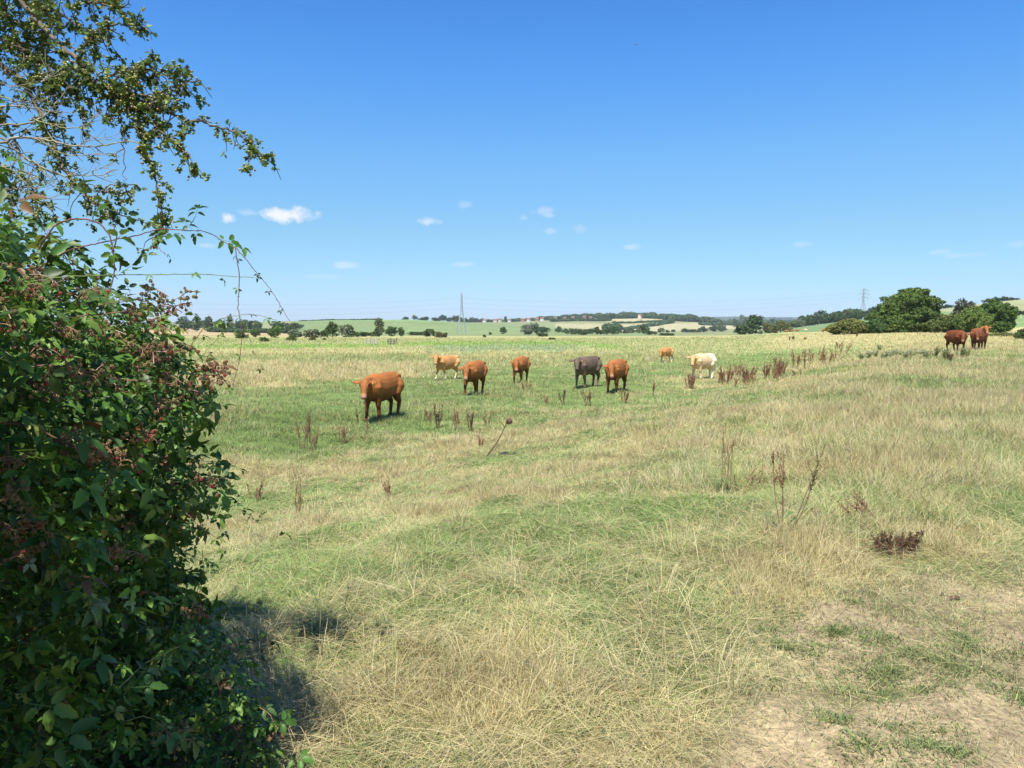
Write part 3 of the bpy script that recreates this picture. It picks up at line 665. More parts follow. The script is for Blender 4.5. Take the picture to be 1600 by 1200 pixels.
WIL = [(.15, .18, .10), (.12, .15, .08), (.20, .23, .14)]; OLI = [(.15, .165, .04), (.11, .14, .035), (.18, .18, .05)]; RUSTY = [(.15, .10, .045), (.10, .11, .035)]
PALE = [(.14, .17, .075), (.11, .14, .06)]
SH = {'round': [(0, 0, .24, .38, .38, .26), (0, 0, .60, .42, .42, .36), (-.22, .05, .5, .26, .3, .26), (.24, -.1, .52, .26, .3, .28), (.05, .1, .78, .26, .26, .2), (-.12, -.2, .42, .25, .25, .24), (.2, .2, .4, .24, .24, .22)],
      'tall': [(0, 0, .26, .30, .30, .28), (0, 0, .55, .34, .34, .38), (-.16, .05, .72, .24, .24, .24), (.18, -.05, .64, .24, .26, .26), (-.22, 0, .40, .24, .26, .26), (.22, .1, .36, .26, .24, .26), (.02, 0, .84, .18, .18, .15)],
      'bush': [(0, 0, .42, .4, .4, .46), (-.3, .1, .34, .24, .28, .36), (.3, -.1, .36, .24, .28, .38), (.1, -.25, .3, .26, .26, .32), (-.1, .2, .6, .22, .22, .3), (.18, .15, .66, .18, .2, .28)],
      'low': [(0, 0, .4, .34, .34, .48), (-.36, .05, .34, .2, .3, .36), (.36, 0, .36, .2, .3, .4), (.18, .1, .5, .22, .2, .4), (-.2, -.1, .48, .22, .2, .42)],
      'poplar': [(0, 0, .3, .42, .42, .3), (0, 0, .55, .46, .46, .3), (0, 0, .78, .3, .3, .24)]}
_pr = {}
def proto(shape, colk, var, n=1800):
    key = (shape, colk, var, n)
    if key not in _pr:
        cols = dict(d=DARK, m=MID, w=WIL, o=OLI, r=RUSTY, p=PALE)[colk]; rs = np.random.RandomState(hash(key) % 9999 if False else var*31 + len(shape)*7 + ord(colk))
        lb = [tuple(np.array(l) * (1, 1, 1, 1, 1, 1) + np.r_[rs.normal(0, .035, 3), 0, 0, 0]) for l in SH[shape]]
        _pr[key] = (crown_mesh('crown', n, cols, lb, .055 * (1500/n)**.5 * 1.15, var+3, sub=9), trunk_mesh('trunk', 1.0, .03, .3, var))
    return _pr[key]
def tree(px, base, wpx, hpx, shape, colk, label, D=None, group=None, var=None, n=1800, cat=None, nm=None):
    p = H(px, base) if D is None else G(px, D)
    if D is not None and base is not None:      # crest trees: stand on the land at that distance
        pass
    d = p[1]; sc = d / F; v = var if var is not None else int(RS.randint(0, 4))
    cm, tm = proto(shape, colk, v, n)
    isb = shape in ('bush', 'low')
    o = empty(nm or ('bush' if isb else 'tree'), p - np.array([0, 0, .1]), label, cat or ('bush' if isb else 'tree'), group, RS.uniform(0, 6.28) if shape in ('round', 'poplar', 'bush', 'tall') else RS.uniform(-.4, .4))
    top = hpx
    if D is not None and base is not None:
        pz = W(px, base - hpx, d)[2]; H_ = max(pz - p[2], 2.0)
    else: H_ = hpx * sc
    o.scale = (wpx*sc/.95, wpx*sc/.95, H_/.97)
    link('crown', cm, o)
    link('trunk', tm, o)
    return o
# big trees and bushes of the right hand hedge line
def big_tree(px, D, wm, hm, lobes, cols, n, size, label, name, trunk=True, seed=1, stick=False, cat=None):
    p = G(px, D); o = empty(name, p - np.array([0, 0, .1]), label, cat or ('tree' if 'tree' in name else 'bush'))
    lb = [(a*wm, b*wm, c*hm, d*wm, e*wm, f*hm) for a, b, c, d, e, f in lobes]
    link('crown', crown_mesh('crown', int(n*1.9), cols, lb, size*.66, seed, sub=30), o)
    link('trunk', trunk_mesh('trunk', hm, .02*wm + .08, wm*.4, seed), o)
    return o
DO = 175.0; k = DO / F
OAK = [(.06, 0, .64, .26, .30, .32), (.20, .05, .74, .20, .24, .23), (-.10, .05, .58, .22, .26, .28), (-.26, .0, .44, .19, .24, .24), (-.38, .0, .28, .13, .2, .2), (.34, -.02, .62, .15, .22, .18), (.38, .02, .42, .13, .2, .2), (.1, -.12, .36, .28, .2, .26), (-.16, -.1, .24, .26, .2, .2), (.26, -.1, .2, .2, .2, .18), (.06, .05, .84, .16, .2, .14), (-.30, -.12, .15, .2, .2, .17), (0, -.15, .15, .3, .2, .17), (.28, -.15, .14, .2, .2, .16), (.12, .2, .3, .34, .25, .3), (-.2, .2, .3, .26, .25, .28)]
big_tree(1414, DO, 108*k, 73*k, OAK, [(.10, .158, .028), (.078, .128, .026), (.13, .18, .036), (.05, .085, .02)], 42000, .40, 'large spreading dark green oak, the biggest tree on the right', 'oak_tree', seed=3)
big_tree(1331, DO*.97, 66*k, 26*k, SH['low'], OLI, 7000, .38, 'long low olive green bushes at the left foot of the large oak', 'bush', seed=5)
big_tree(1366, DO*.96, 26*k, 26*k, SH['bush'], [(.08, .14, .04), (.06, .11, .03)], 3000, .36, 'rounded green bush tight against the oak', 'bush', seed=6)
SPARSE = [(0, 0, .2, .4, .3, .22), (-.02, 0, .62, .22, .2, .2), (-.1, 0, .75, .2, .2, .22), (.12, 0, .62, .26, .2, .26), (-.05, 0, .45, .36, .3, .34), (.22, 0, .4, .24, .3, .3), (-.28, 0, .3, .22, .25, .28)]
big_tree(1506, DO*1.0, 52*k, 56*k, SPARSE, [(.10, .11, .065), (.13, .14, .09), (.08, .095, .05)], 4200, .40, 'thin greyish tree with twiggy top rising behind green bushes', 'tree', seed=8)
big_tree(1487, DO*.93, 58*k, 32*k, SH['low'], OLI + MID, 8000, .36, 'yellow green hedge bushes just right of the large oak', 'bush', seed=9)
big_tree(1520, DO*.90, 44*k, 42*k, SH['bush'], [(.13, .195, .04), (.10, .16, .032), (.16, .20, .05)], 9500, .36, 'bright green bush directly behind the red cows', 'bush', seed=10)
big_tree(1553, DO*.92, 58*k, 50*k, SH['round'][:4] + [(0, -.15, .2, .42, .3, .22), (-.28, 0, .3, .2, .25, .28), (.28, 0, .3, .2, .25, .3), (0, -.1, .25, .3, .2, .25), (0, 0, .6, .36, .36, .34)], [(.08, .14, .028), (.10, .16, .035), (.06, .105, .022)], 15000, .38, 'dark green rounded tree right of the red cows', 'tree', seed=12)
big_tree(1600, 88, 24*88/F, 20*88/F, SH['bush'], [(.10, .15, .05), (.07, .11, .035)], 3500, .16, 'small ragged bush at the right edge of the meadow', 'bush', seed=13)
big_tree(1566, 110, 40*110/F, 9*110/F, SH['low'], PALE + OLI, 3000, .16, 'low rough weeds and scrub right of the red cows', 'bush', seed=14)
T = tree
gL = 'trees on the left far hillside'
for i, (px, b, w_, h, s, c) in enumerate([(288, 515, 26, 20, 'round', 'd'), (306, 514, 24, 19, 'round', 'm'), (324, 512, 20, 18, 'round', 'd'), (343, 511, 18, 12, 'bush', 'm'), (385, 509, 26, 11, 'round', 'd'), (402, 509, 18, 9, 'round', 'm')]):
    T(px, b, w_, h, s, c, ORD[i] + ' from the left of six trees of the far left wood behind the bramble stems', D=900, group=gL)
T(360, 511, 13, 20, 'tall', 'w', 'grey green tall tree standing above the far left wood', D=880)
T(372, 515, 22, 14, 'round', 'd', 'dark tree at the foot of the tan field, far left', D=820)
T(437, 512, 26, 10, 'low', 'd', 'long flat topped clump on the far left ridge', D=1100); T(463, 514, 24, 10, 'round', 'd', 'dark clump right of the flat topped one on the left ridge', D=1000)
T(452, 518, 24, 13, 'bush', 'd', 'dark bush above the tan field at the willows', D=760)
T(376, 529, 24, 12, 'bush', 'm', 'green bush at the near edge of the tan field', group=None); T(399, 527, 18, 14, 'round', 'm', 'small tree at the near edge of the tan field')
T(428, 528, 21, 15, 'round', 'm', 'round green tree in front of the tan field'); T(413, 534, 16, 9, 'bush', 'd', 'small dark bush alone in the meadow at the far left')
T(461, 528, 28, 16, 'bush', 'w', 'grey willow bush, left end of the willow row'); T(489, 528, 32, 17, 'bush', 'w', 'wide silvery willow in the middle of the row')
T(507, 528, 16, 14, 'round', 'm', 'small green tree between willow and dark tree'); T(520, 527, 22, 24, 'round', 'd', 'dark round tree in the willow row')
T(539, 527, 24, 21, 'round', 'w', 'pale grey willow right of the dark round tree'); T(549, 526, 12, 17, 'tall', 'd', 'dark narrow tree behind the pale willow')
T(553, 527, 18, 11, 'low', 'm', 'low scrub joining the willow row and the tall trees'); T(571, 526, 26, 9, 'low', 'd', 'low dark scrub left of the tallest middle tree')
T(455, 533, 14, 10, 'bush', 'm', 'green bush in the open before the willows'); T(489, 532, 13, 9, 'bush', 'r', 'brownish bush before the silvery willow'); T(507, 531.5, 8, 5, 'bush', 'p', 'tiny pale bush before the willow row')
T(593, 526, 24, 30, 'tall', 'p', 'tallest grey green tree in the middle distance'); T(588, 526, 14, 14, 'bush', 'm', 'leafy bush at the foot of the tallest middle tree')
T(612, 525.5, 20, 17, 'round', 'd', 'dark tree right of the tallest middle tree'); T(627, 525.5, 13, 14, 'round', 'd', 'small round dark tree ending the group on its right')
T(650, 524, 26, 7, 'low', 'd', 'low grey hedge clump on the meadow edge'); T(672, 526, 22, 13, 'bush', 'm', 'green bush left of the pylon'); T(688, 528, 20, 11, 'bush', 'r', 'reddish green bush left of the pylon'); T(695, 527, 10, 9, 'bush', 'm', 'small bush nearest the pylon foot')
T(786, 522, 12, 12, 'round', 'd', 'single round tree standing on the green field right of the pylon'); T(766, 523, 6, 5, 'bush', 'd', 'tiny dark bush left of the single round tree'); T(757, 527, 7, 5, 'bush', 'm', 'small bush on the pale strip right of the pylon')
T(825, 523, 30, 20, 'bush', 'w', 'large silvery willow below the village'); T(838, 523, 12, 19, 'tall', 'w', 'upright right half of the silvery willow'); T(848, 526, 18, 7, 'low', 'm', 'low green scrub right of the silvery willow'); T(850, 520, 22, 11, 'bush', 'm', 'green clump behind the scrub below the village'); T(862, 531, 12, 5, 'low', 'm', 'flat bush in the dry grass right of the willow')
for i, (px, b, w_, h, c) in enumerate([(872, 519, 10, 8, 'd'), (883, 520, 8, 6, 'd'), (896, 522, 20, 9, 'm'), (911, 523, 16, 9, 'm'), (922, 521, 12, 8, 'd'), (934, 522, 13, 10, 'd'), (945, 522, 12, 8, 'm'), (958, 522, 15, 11, 'd'), (969, 520, 6, 6, 'd'), (978, 520.5, 9, 6, 'd'), (987, 520, 7, 7, 'd'), (996, 520, 7, 6, 'm'), (1033, 519, 9, 7, 'p'), (1043, 519, 6, 4, 'd'), (1052, 518.5, 6, 4, 'd'), (1071, 519, 12, 6, 'd'), (1083, 519, 10, 5, 'd'), (1092, 519, 8, 6, 'm')]):
    T(px, b + .5, w_*1.25, h*1.2, 'bush', c, ORD[i] + ' bush from the left in the long broken line below the village fields', group='bushes in the broken line below the village')
T(1007, 522, 18, 15, 'round', 'm', 'largest round tree in the bush line below the far wood'); T(1017, 523, 20, 7, 'low', 'm', 'low scrub right of the largest round tree of the bush line'); T(1042, 524.5, 26, 5, 'low', 'm', 'flat green scrub in the meadow under the far wood')
T(1100, 519, 14, 9, 'bush', 'd', 'dark bush below the yellow field'); T(1114, 518, 16, 11, 'bush', 'm', 'left of two green bushes below the yellow field'); T(1127, 518, 16, 12, 'bush', 'p', 'right of two green bushes below the yellow field')
T(1148, 505, 9, 8, 'round', 'd', 'small dark tree on the skyline beside the blue hills', D=1800); T(1160, 505, 13, 14, 'round', 'w', 'tall grey green tree on the skyline beside the blue hills', D=1500)
T(1207, 504, 11, 7, 'round', 'd', 'small round tree in front of the blue hills', D=1900)
T(1176, 517, 34, 25, 'round', 'd', 'big dark dome shaped tree in the middle distance', D=520); T(1163, 519, 30, 14, 'bush', 'm', 'green bush spreading left of the dome shaped tree', D=480); T(1200, 518, 22, 16, 'bush', 'o', 'olive bush between the dome tree and the long bush', D=500, n=2500); T(1219, 518, 30, 17, 'low', 'o', 'long olive brown bush at the end of the green slope', D=470, n=3000)
T(1188, 522, 9, 7, 'bush', 'p', 'small pale bush in the meadow under the dome tree'); T(1212, 520.5, 8, 6, 'bush', 'r', 'small brown bush under the long olive one'); T(1153, 520, 14, 4, 'low', 'm', 'flat green scrub left of the small pale bush')
gR = 'trees of the wood along the top of the green slope'
for i, (px, w_, h, b) in enumerate(((1254, 18, 12, 505), (1266, 20, 15, 506), (1282, 30, 21, 506), (1300, 24, 15, 504), (1318, 28, 19, 504), (1334, 20, 17, 502), (1350, 26, 14, 500), (1366, 26, 21, 500))):
    T(px, b+1.5, w_, h+1.5, 'bush', 'd', ORD[i] + ' from the left of eight dark trees in the wood above the slope', D=820, group=gR, n=2500)
T(1250, 508, 14, 12, 'bush', 'w', 'pale bush at the left end of the wood on the slope', D=760)
for i, (px, w_, h) in enumerate(((1545, 20, 5), (1558, 22, 8), (1570, 20, 9), (1583, 18, 7))):
    T(px, 471.5, w_, h, 'low', 'd', ORD[i] + ' from the left of four wind shaped trees cresting the right hand hill', D=820, group='trees on the crest of the right hand hill')
T(1481, 481, 22, 6, 'low', 'd', 'dark trees seen between the oak and the grey tree', D=815)
for i, px in enumerate((1578, 1592, 1608)): T(px, 495, 20, 11, 'bush', 'd', ORD[i] + ' from the left of three dark bushes hedging the right hand hill', D=400, group='bushes in the hedge across the right hand hill')
gS = 'round trees on the skyline of the green hill'
for i, (px, w_, h) in enumerate(((633, 10, 5), (664, 16, 8), (658, 10, 6), (680, 13, 7), (691, 15, 10), (702, 14, 7), (713, 15, 10), (722, 10, 7))):
    T(px, 503, w_, h+1, 'bush', 'd', ORD[i] + ' in the row of dark round skyline trees left of the pylon', D=1420, group=gS)
T(634, 500.5, 9, 6, 'low', 'd', 'lowest clump at the left end of the skyline trees', D=1420); T(648, 500.5, 11, 8, 'round', 'w', 'single grey green tree among the dark skyline trees', D=1420)
gV = 'trees among the village houses on the ridge'
for i, (px, w_, t) in enumerate(((729, 12, 497), (737, 8, 494), (744, 10, 496), (752, 12, 497), (762, 12, 498), (770, 8, 500), (797, 8, 500), (804, 12, 499), (812, 9, 500), (833, 9, 499), (857, 10, 496), (872, 8, 494), (880, 10, 495), (887, 8, 492), (900, 9, 494), (907, 8, 491), (918, 9, 490), (930, 12, 493), (938, 12, 491), (950, 16, 491), (958, 14, 488), (970, 12, 491), (978, 12, 491), (988, 12, 490), (1010, 14, 491), (1020, 14, 493), (1030, 10, 493))):
    T(px, 506, w_, 506 - t, 'bush', 'd', ORD[i] + ' from the left of the dark trees among the village ridge houses', D=2150, group=gV, n=600)
T(790, 508, 5.5, 14, 'poplar', 'd', 'dark narrow poplar on the village ridge', D=1900)
def hedge(label, pts, w_, seed, cols=DARK, name='hedge', kind=None, n=5000, size=3.0):
    """line of growth through (px, D, height m)"""
    lb = []; rs = np.random.RandomState(seed)
    for (a, b) in zip(pts[:-1], pts[1:]):
        A, B = G(a[0], a[1]), G(b[0], b[1]); L_ = np.linalg.norm(B - A); m = max(2, int(L_ / (w_*.8)))
        for t in np.linspace(0, 1, m, endpoint=False):
            p = A*(1-t)+B*t + rs.normal(0, .1*w_, 3)*(1, 1, 0); h = (a[2]*(1-t)+b[2]*t)*rs.uniform(.65, 1.15); z = float(zfun(p[0], p[1])[0])
            lb.append((p[0], p[1], z + h*.5, w_*.65, w_*.65, h*.52))
    o = link(name, crown_mesh(name, n, cols, lb, size, seed)); tag(o, label, None if kind else 'hedge', kind=kind); return o
hedge('hedgerow climbing across the dry field below the village ridge', [(945, 1500, 9), (975, 1550, 5), (1010, 1700, 6), (1052, 1900, 8)], 12, 1)
hedge('dark clump of trees in the middle of the dry fields', [(950, 1420, 15), (972, 1420, 13)], 16, 2, n=4000)
hedge('hedge along the foot of the village trees', [(862, 1950, 9), (900, 1950, 8), (940, 1950, 9), (955, 1980, 6)], 14, 3, n=6000)
hedge('thin hedge under the yellow ridge field', [(960, 1850, 4), (990, 1850, 4), (1052, 1950, 5)], 10, 4, n=3000)
hedge('hedge along the top of the left tan field', [(330, 780, 5), (400, 780, 4), (458, 780, 5)], 8, 5, n=5000, size=1.6)
hedge('low hedge crossing in front of the blue hills', [(1098, 1900, 8), (1150, 1900, 7), (1200, 1900, 8), (1250, 1700, 8)], 16, 6, n=5000)
hedge(None, [(1042, 2050, 18), (1060, 2050, 20), (1085, 2100, 16), (1112, 2150, 14), (1122, 2150, 12)], 26, 7, name='woods', kind='stuff', n=12000, size=4.5)
hedge(None, [(728, 2240, 9), (800, 2240, 8), (860, 2200, 10), (940, 2180, 16), (1045, 2180, 15)], 26, 8, name='woods', kind='stuff', n=16000, size=4.5)
hedge(None, [(1120, 3000, 14), (1180, 3000, 14), (1250, 2600, 14), (1290, 2000, 14)], 36, 9, name='woods', kind='stuff', n=9000, size=6)
hedge(None, [(1246, 850, 9), (1290, 850, 13), (1340, 850, 12), (1385, 850, 14)], 14, 19, name='woods', kind='stuff', n=9000, size=1.5)
hedge(None, [(1075, 7300, 12), (1130, 7300, 20), (1200, 7300, 18), (1270, 7300, 14)], 130, 10, name='woods', kind='stuff', n=7000, size=24)
hedge(None, [(470, 1425, 1.5), (500, 1425, 2), (540, 1425, 1.5), (600, 1425, 3)], 9, 11, name='scrub', kind='stuff', n=3000, size=1.6)
# ------------------------------------------------------------------ village
MW = [mat_flat('house_wall_white', (.72, .68, .6), .9, .4, .06), mat_flat('house_wall_brick', (.40, .20, .13), .9, .4, .15), mat_flat('house_wall_cream', (.62, .52, .40), .9, .4, .1)]
MR = [mat_flat('roof_tile_red', (.22, .105, .075), .9, .5, .2), mat_flat('roof_tile_brown', (.24, .13, .09), .9, .5, .2)]
MWIN = mat_flat('window_dark', (.03, .035, .04), .3, 1, .1)
def boxv(x0, x1, y0, y1, z0, z1):
    return np.array([[x0, y0, z0], [x1, y0, z0], [x1, y1, z0], [x0, y1, z0], [x0, y0, z1], [x1, y0, z1], [x1, y1, z1], [x0, y1, z1]], float), [np.array([[0, 3, 2, 1], [4, 5, 6, 7], [0, 1, 5, 4], [1, 2, 6, 5], [2, 3, 7, 6], [3, 0, 4, 7]])], np.zeros(3)
def house(px, D, w_, h, wm, rm, label, rz=0.0, up=0.0):
    p = G(px, D); p[2] += up; o = empty('house', p, label, 'house', 'houses of the village on the ridge', rz); d = 8.0
    a, b = w_/2, d/2; rh = h*.62
    V = np.array([[-a, -b, -3], [a, -b, -3], [a, b, -3], [-a, b, -3], [-a, -b, h], [a, -b, h], [a, b, h], [-a, b, h], [-a, 0, h+rh-.2], [a, 0, h+rh-.2]])
    link('wall', np_mesh('wall', V, [np.array([[0, 1, 5, 4], [2, 3, 7, 6]]), np.array([[1, 2, 6, 9, 5], [3, 0, 4, 8, 7]])], MW[wm]), o)
    e = .5; t = .25
    R_ = np.array([[-a-e, -b-e, h-.25], [a+e, -b-e, h-.25], [a+e, 0, h+rh], [-a-e, 0, h+rh], [-a-e, b+e, h-.25], [a+e, b+e, h-.25]]); R2 = R_ + (0, 0, t)
    rf = link('roof', np_mesh('roof', np.concatenate([R_, R2]), [np.array([[1, 0, 3, 2], [3, 4, 5, 2], [6, 7, 8, 9], [8, 11, 10, 9], [0, 1, 7, 6], [4, 10, 11, 5], [0, 6, 9, 3], [1, 2, 8, 7], [3, 9, 10, 4], [2, 5, 11, 8]])], MR[rm]), o)
    c = boxv(a*.6, a*.6+1.0, -.5, .5, h+rh*.5, h+rh+1.3); link('chimney', np_mesh('chimney', c[0], c[1], MW[1]), rf)
    for wx in (-a*.55, a*.1, a*.6):
        for wz in ((.9,) if h < 4.5 else (.9, 3.4)):
            c = boxv(wx-.55, wx+.55, -b-.06, -b+.02, wz, wz+1.2); link('window', np_mesh('window', c[0], c[1], MWIN), o)
HS = [(757, 11, 5.2, 0, 0, 'white walled house with a red roof, leftmost of the ridge village'), (774, 12, 5, 2, 0, 'cream house with a red roof left of the poplar'), (781, 10, 6.5, 2, 0, 'taller cream house just left of the poplar'), (796, 9, 4.5, 0, 1, 'small white house tucked right of the poplar'),
      (817, 14, 5.5, 1, 0, 'long brick house with a red roof'), (826, 11, 6, 0, 0, 'white house beside the long brick one'), (839, 11, 6, 1, 1, 'brown roofed brick house mid village'), (847, 12, 6, 0, 0, 'bright white fronted house with red roof, mid village'),
      (862, 10, 5.2, 1, 0, 'brick house left of the gap in the village trees'), (868, 9, 5, 2, 1, 'small cream house in the gap of the village trees'), (882, 9, 5, 1, 0, 'red brick house half hidden by trees'), (895, 9, 6, 0, 0, 'white house showing above the tree tops'), (913, 10, 6, 1, 0, 'brick house near the highest ridge trees'),
      (923, 9, 5.5, 2, 0, 'cream house at the right end of the main village')]
for i, (px, w_, h, wm, rm, lb) in enumerate(HS): house(px, 2110 - 25*(i % 3), w_*.85, h*.82, wm, rm, lb, random.uniform(-.3, .3), up=1.5)
house(1000, 2040, 11, 6.5, 2, 0, 'large white gabled house alone among the ridge trees', .9, up=4)
# ------------------------------------------------------------------ pylons and cables
MST = mat_flat('galvanised_steel', (.42, .45, .45), .5, 2, .1, .3)
def pylon(px, D, Hh, basew, armd, arm, label, topy):
    p = G(px, D); o = empty('pylon', p, label, 'pylon', 'lattice pylons of the power line'); Hh = W(px, topy, D)[2] - p[2]; o.location = p
    wz = lambda z: basew/2*(1 - sst(0, 1, z/(Hh*.62))*.80)*(1 if z < Hh*.62 else 1-(z/Hh-.62)*1.2) if z < Hh*.97 else .3
    lv = np.r_[np.linspace(0, Hh*.6, 7)**1.0, np.linspace(Hh*.66, Hh*.96, 7)]
    a = unit(np.array([armd[0], armd[1], 0.])); b = np.array([-a[1], a[0], 0])
    cs = [(1, 1), (-1, 1), (-1, -1), (1, -1)]; cor = lambda z, i: (a*cs[i % 4][0] + b*cs[i % 4][1])*wz(z) + np.array([0, 0, z])
    for i in range(4):
        L = [[cor(z, i) for z in lv] + [np.array([0, 0, Hh])]]; V, F_ = tubes(L, [np.r_[np.full(7, .26), np.full(7, .19), .12]], 4); link('leg', np_mesh('leg', V, F_, MST), o)
    L = []
    for z0, z1 in zip(lv[:-1], lv[1:]):
        for i in range(4): L += [[cor(z0, i), cor(z1, i+1)], [cor(z0, i+1), cor(z1, i)], [cor(z1, i), cor(z1, i+1)]]
    V, F_ = tubes(L, [.085]*len(L), 3); link('bracing', np_mesh('bracing', V, F_, MST), o); tips = []
    for z, k_ in ((Hh*.66, .9), (Hh*.78, 1.0), (Hh*.90, .85)):
        for s in (-1, 1):
            tip = a*s*arm*k_/2 + np.array([0, 0, z]); L = [[cor(z, i), tip] for i in range(4)] + [[cor(z+1.8, i), tip] for i in range(4)] + [[cor(z, 0)*.5 + tip*.5, cor(z+1.8, 0)*.5 + tip*.5]]
            V, F_ = tubes(L, [.13]*len(L), 3); ar = link('crossarm', np_mesh('crossarm', V, F_, MST), o)
            V, F_ = tubes([[tip, tip - (0, 0, .8), tip - (0, 0, 2.2)]], [[.05, .09, .08]], 5); link('insulator', np_mesh('insulator', V, F_, MWIN), ar)
            tips.append(p + tip - np.array([0, 0, 2.2]))
    return tips
t1 = pylon(721.5, 836, 46, 9.5, (-.19, .98), 14, 'slender grey lattice pylon standing on the green field, seen edge on', 456)
t2 = pylon(1348, 930, 46, 8, (1, .12), 14.5, 'lattice pylon with wide crossarms rising left of the oak', 449)
MC = mat_flat('cable_metal', (.25, .26, .28), .5, 2, .1, .5)
for i in range(6):
    far = t1[i] + np.array([-430., -90, 1]); j = [0, 1, 2, 3, 4, 5][i]
    nxt = t2[i] + np.array([300, 420., 8])
    for A, B, nm in ((far, t1[i], 'left'), (t1[i], t2[j], 'mid')):
        s = np.linspace(0, 1, 24)[:, None]; L = A*(1-s)+B*s; L[:, 2] -= (4*s*(1-s)*9)[:, 0]
        V, F_ = tubes([L], [.035], 3); o = link('power_cable', np_mesh('power_cable', V, F_, MC)); tag(o, ('thin overhead cable leading off left from the edge on pylon, ' if nm == 'left' else 'thin overhead cable strung between the two pylons, ') + ('upper', 'middle', 'lower')[2 - i//2] + (' pair, nearer' if i % 2 else ' pair, farther'), 'cable', 'overhead cables leading left' if nm == 'left' else 'overhead cables between the pylons')
# ------------------------------------------------------------------ timber cattle rails by the ditch
MWD = [mat_flat('weathered_timber', (.42, .38, .33), .9, 3, .3), mat_flat('dark_timber', (.17, .15, .13), .9, 3, .3)]
for px0, px1, mi, lb in ((572, 590, 0, 'pale weathered cattle rail at the ditch, left of the dark one'), (606, 620, 1, 'dark low timber cattle rail by the green ditch')):
    A, B = H(px0, 539), H(px1, 539); o = empty('cattle_rail', A, lb, 'fence', 'cattle rails by the ditch'); B = B - A; n = 4; u = B / np.linalg.norm(B); pr = np.array([-u[1], u[0], 0])
    for i in range(n):
        q = B*i/(n-1); z0 = float(zfun(A[0]+q[0], A[1]+q[1])[0]) - A[2]
        V, F_ = tubes([[q + (0, 0, z0-.3), q + (0, 0, z0+.85 + .1*(i % 2))]], [.08], 6); link('post', np_mesh('post', V, F_, MWD[mi]), o)
    for z in (.25, .5, .75):
        V, F_ = tubes([[pr*.09 + (0, 0, z), pr*.09 + B + (0, 0, z-.04)]], [.055], 4); link('rail', np_mesh('rail', V, F_, MWD[mi]), o)
p = H(1595, 497 + 20); p = G(1595, 330)
V, F_ = tubes([[(0, 0, -.3), (0, 0, 1.7)]], [.13], 6); o = link('gate_post', np_mesh('gate_post', V, F_, MW[0])); o.location = p; tag(o, 'small white post in front of the hedge on the right hand hill', 'post')
# bird
v = .55*np.array([[0, .25, 0], [0, -.25, 0], [.7, .1, .22], [.65, -.1, .2], [-.7, .1, .22], [-.65, -.1, .2], [0, .05, -.08]]); bp = W(994, 70, 120)
o = link('bird', np_mesh('bird', v, [np.array([[0, 2, 3, 1], [0, 1, 5, 4]]), np.array([[0, 6, 1]])], MWIN)); o.location = bp; tag(o, 'tiny dark bird high in the blue sky', 'bird')
# ------------------------------------------------------------------ docks and other tall weeds
DK = [np.array([.25, .122, .078]), np.array([.29, .16, .085]), np.array([.13, .074, .046])]
def dock_mesh(H_, n, spread, col, seed, lean=(0, 0), head=.6, dens=1.0, cw=1.0):
    """one (stem, seed head) pair of meshes for each stem"""
    rs = np.random.RandomState(seed); out = []
    q = np.array([[0, 0, .5], [.4, 0, 0], [0, .3, -.1], [-.4, 0, 0], [0, -.3, -.1], [0, 0, -.5]]); f = np.array([[0, 1, 2], [0, 2, 3], [0, 3, 4], [0, 4, 1], [5, 2, 1], [5, 3, 2], [5, 4, 3], [5, 1, 4]])
    for i in range(n):
        L, R, pts = [], [], []
        a = rs.uniform(0, 2*pi); s = rs.uniform(.3, 1)*spread; h = H_*rs.uniform(.6, 1.0) if i else H_; b0 = spread*(.55 if spread < .18 or abs(lean[0]) > 1 or H_ > .35 else .9)*rs.uniform(0, 1)
        bs = np.array([cos(a)*b0 + rs.normal(0, .01), sin(a)*b0*.6, -.03]); top = np.array([cos(a)*s + lean[0]*h, sin(a)*s*.6 + lean[1]*h, h*(1 - .35*min(1, abs(lean[0])))])
        ln = smooth_line([bs, bs*.4 + top*.5 + rs.normal(0, .03*H_, 3) + (0, 0, .03*H_), top], 9); L.append(ln); R.append(np.linspace(.005, .0018, 9)*cw)
        for b in range(int(2 + 5*head)):
            t = rs.uniform(1-head, .92); p = ln[int(t*8)]; d = unit(np.array([rs.normal(0, .55), rs.normal(0, .55), 1.5])) * H_*rs.uniform(.07, .2)
            sl = smooth_line([p, p + d*.6 + (0, 0, -.01), p+d], 4); L.append(sl); R.append(np.full(4, .0014*cw))
            m = int(20*dens); tt = rs.uniform(0, 1, m); pts.append(sl[0] + (sl[-1]-sl[0])*tt[:, None] + rs.normal(0, .006*cw, (m, 3)))
        m = int(120*dens*head); tt = 1 - head*rs.uniform(0, 1, m); ip = tt*8; i0 = np.clip(ip.astype(int), 0, 7)
        w = .35 + .65*np.abs(np.sin(ip*7+i)); pts.append(ln[i0] + (ln[i0+1]-ln[i0])*(ip-i0)[:, None] + rs.normal(0, .010*cw, (m, 3))*w[:, None])
        V, F_ = tubes(L, R, 4); P = np.concatenate(pts); k = len(P); cs = col*.75 + np.array([.10, .085, .045])
        R_ = frames(rs.normal(0, 1, (k, 3)), rs.normal(0, 1, (k, 3))); V2, F2 = scatter(q, [f], R_, rs.uniform(.005, .011, k)*cw, P)
        out.append(((V, F_, np.tile(cs, (len(V), 1))), (V2, F2, np.repeat((col*rs.uniform(.6, 1.6, k)[:, None])[:, None], 6, 1).reshape(-1, 3))))
    return out
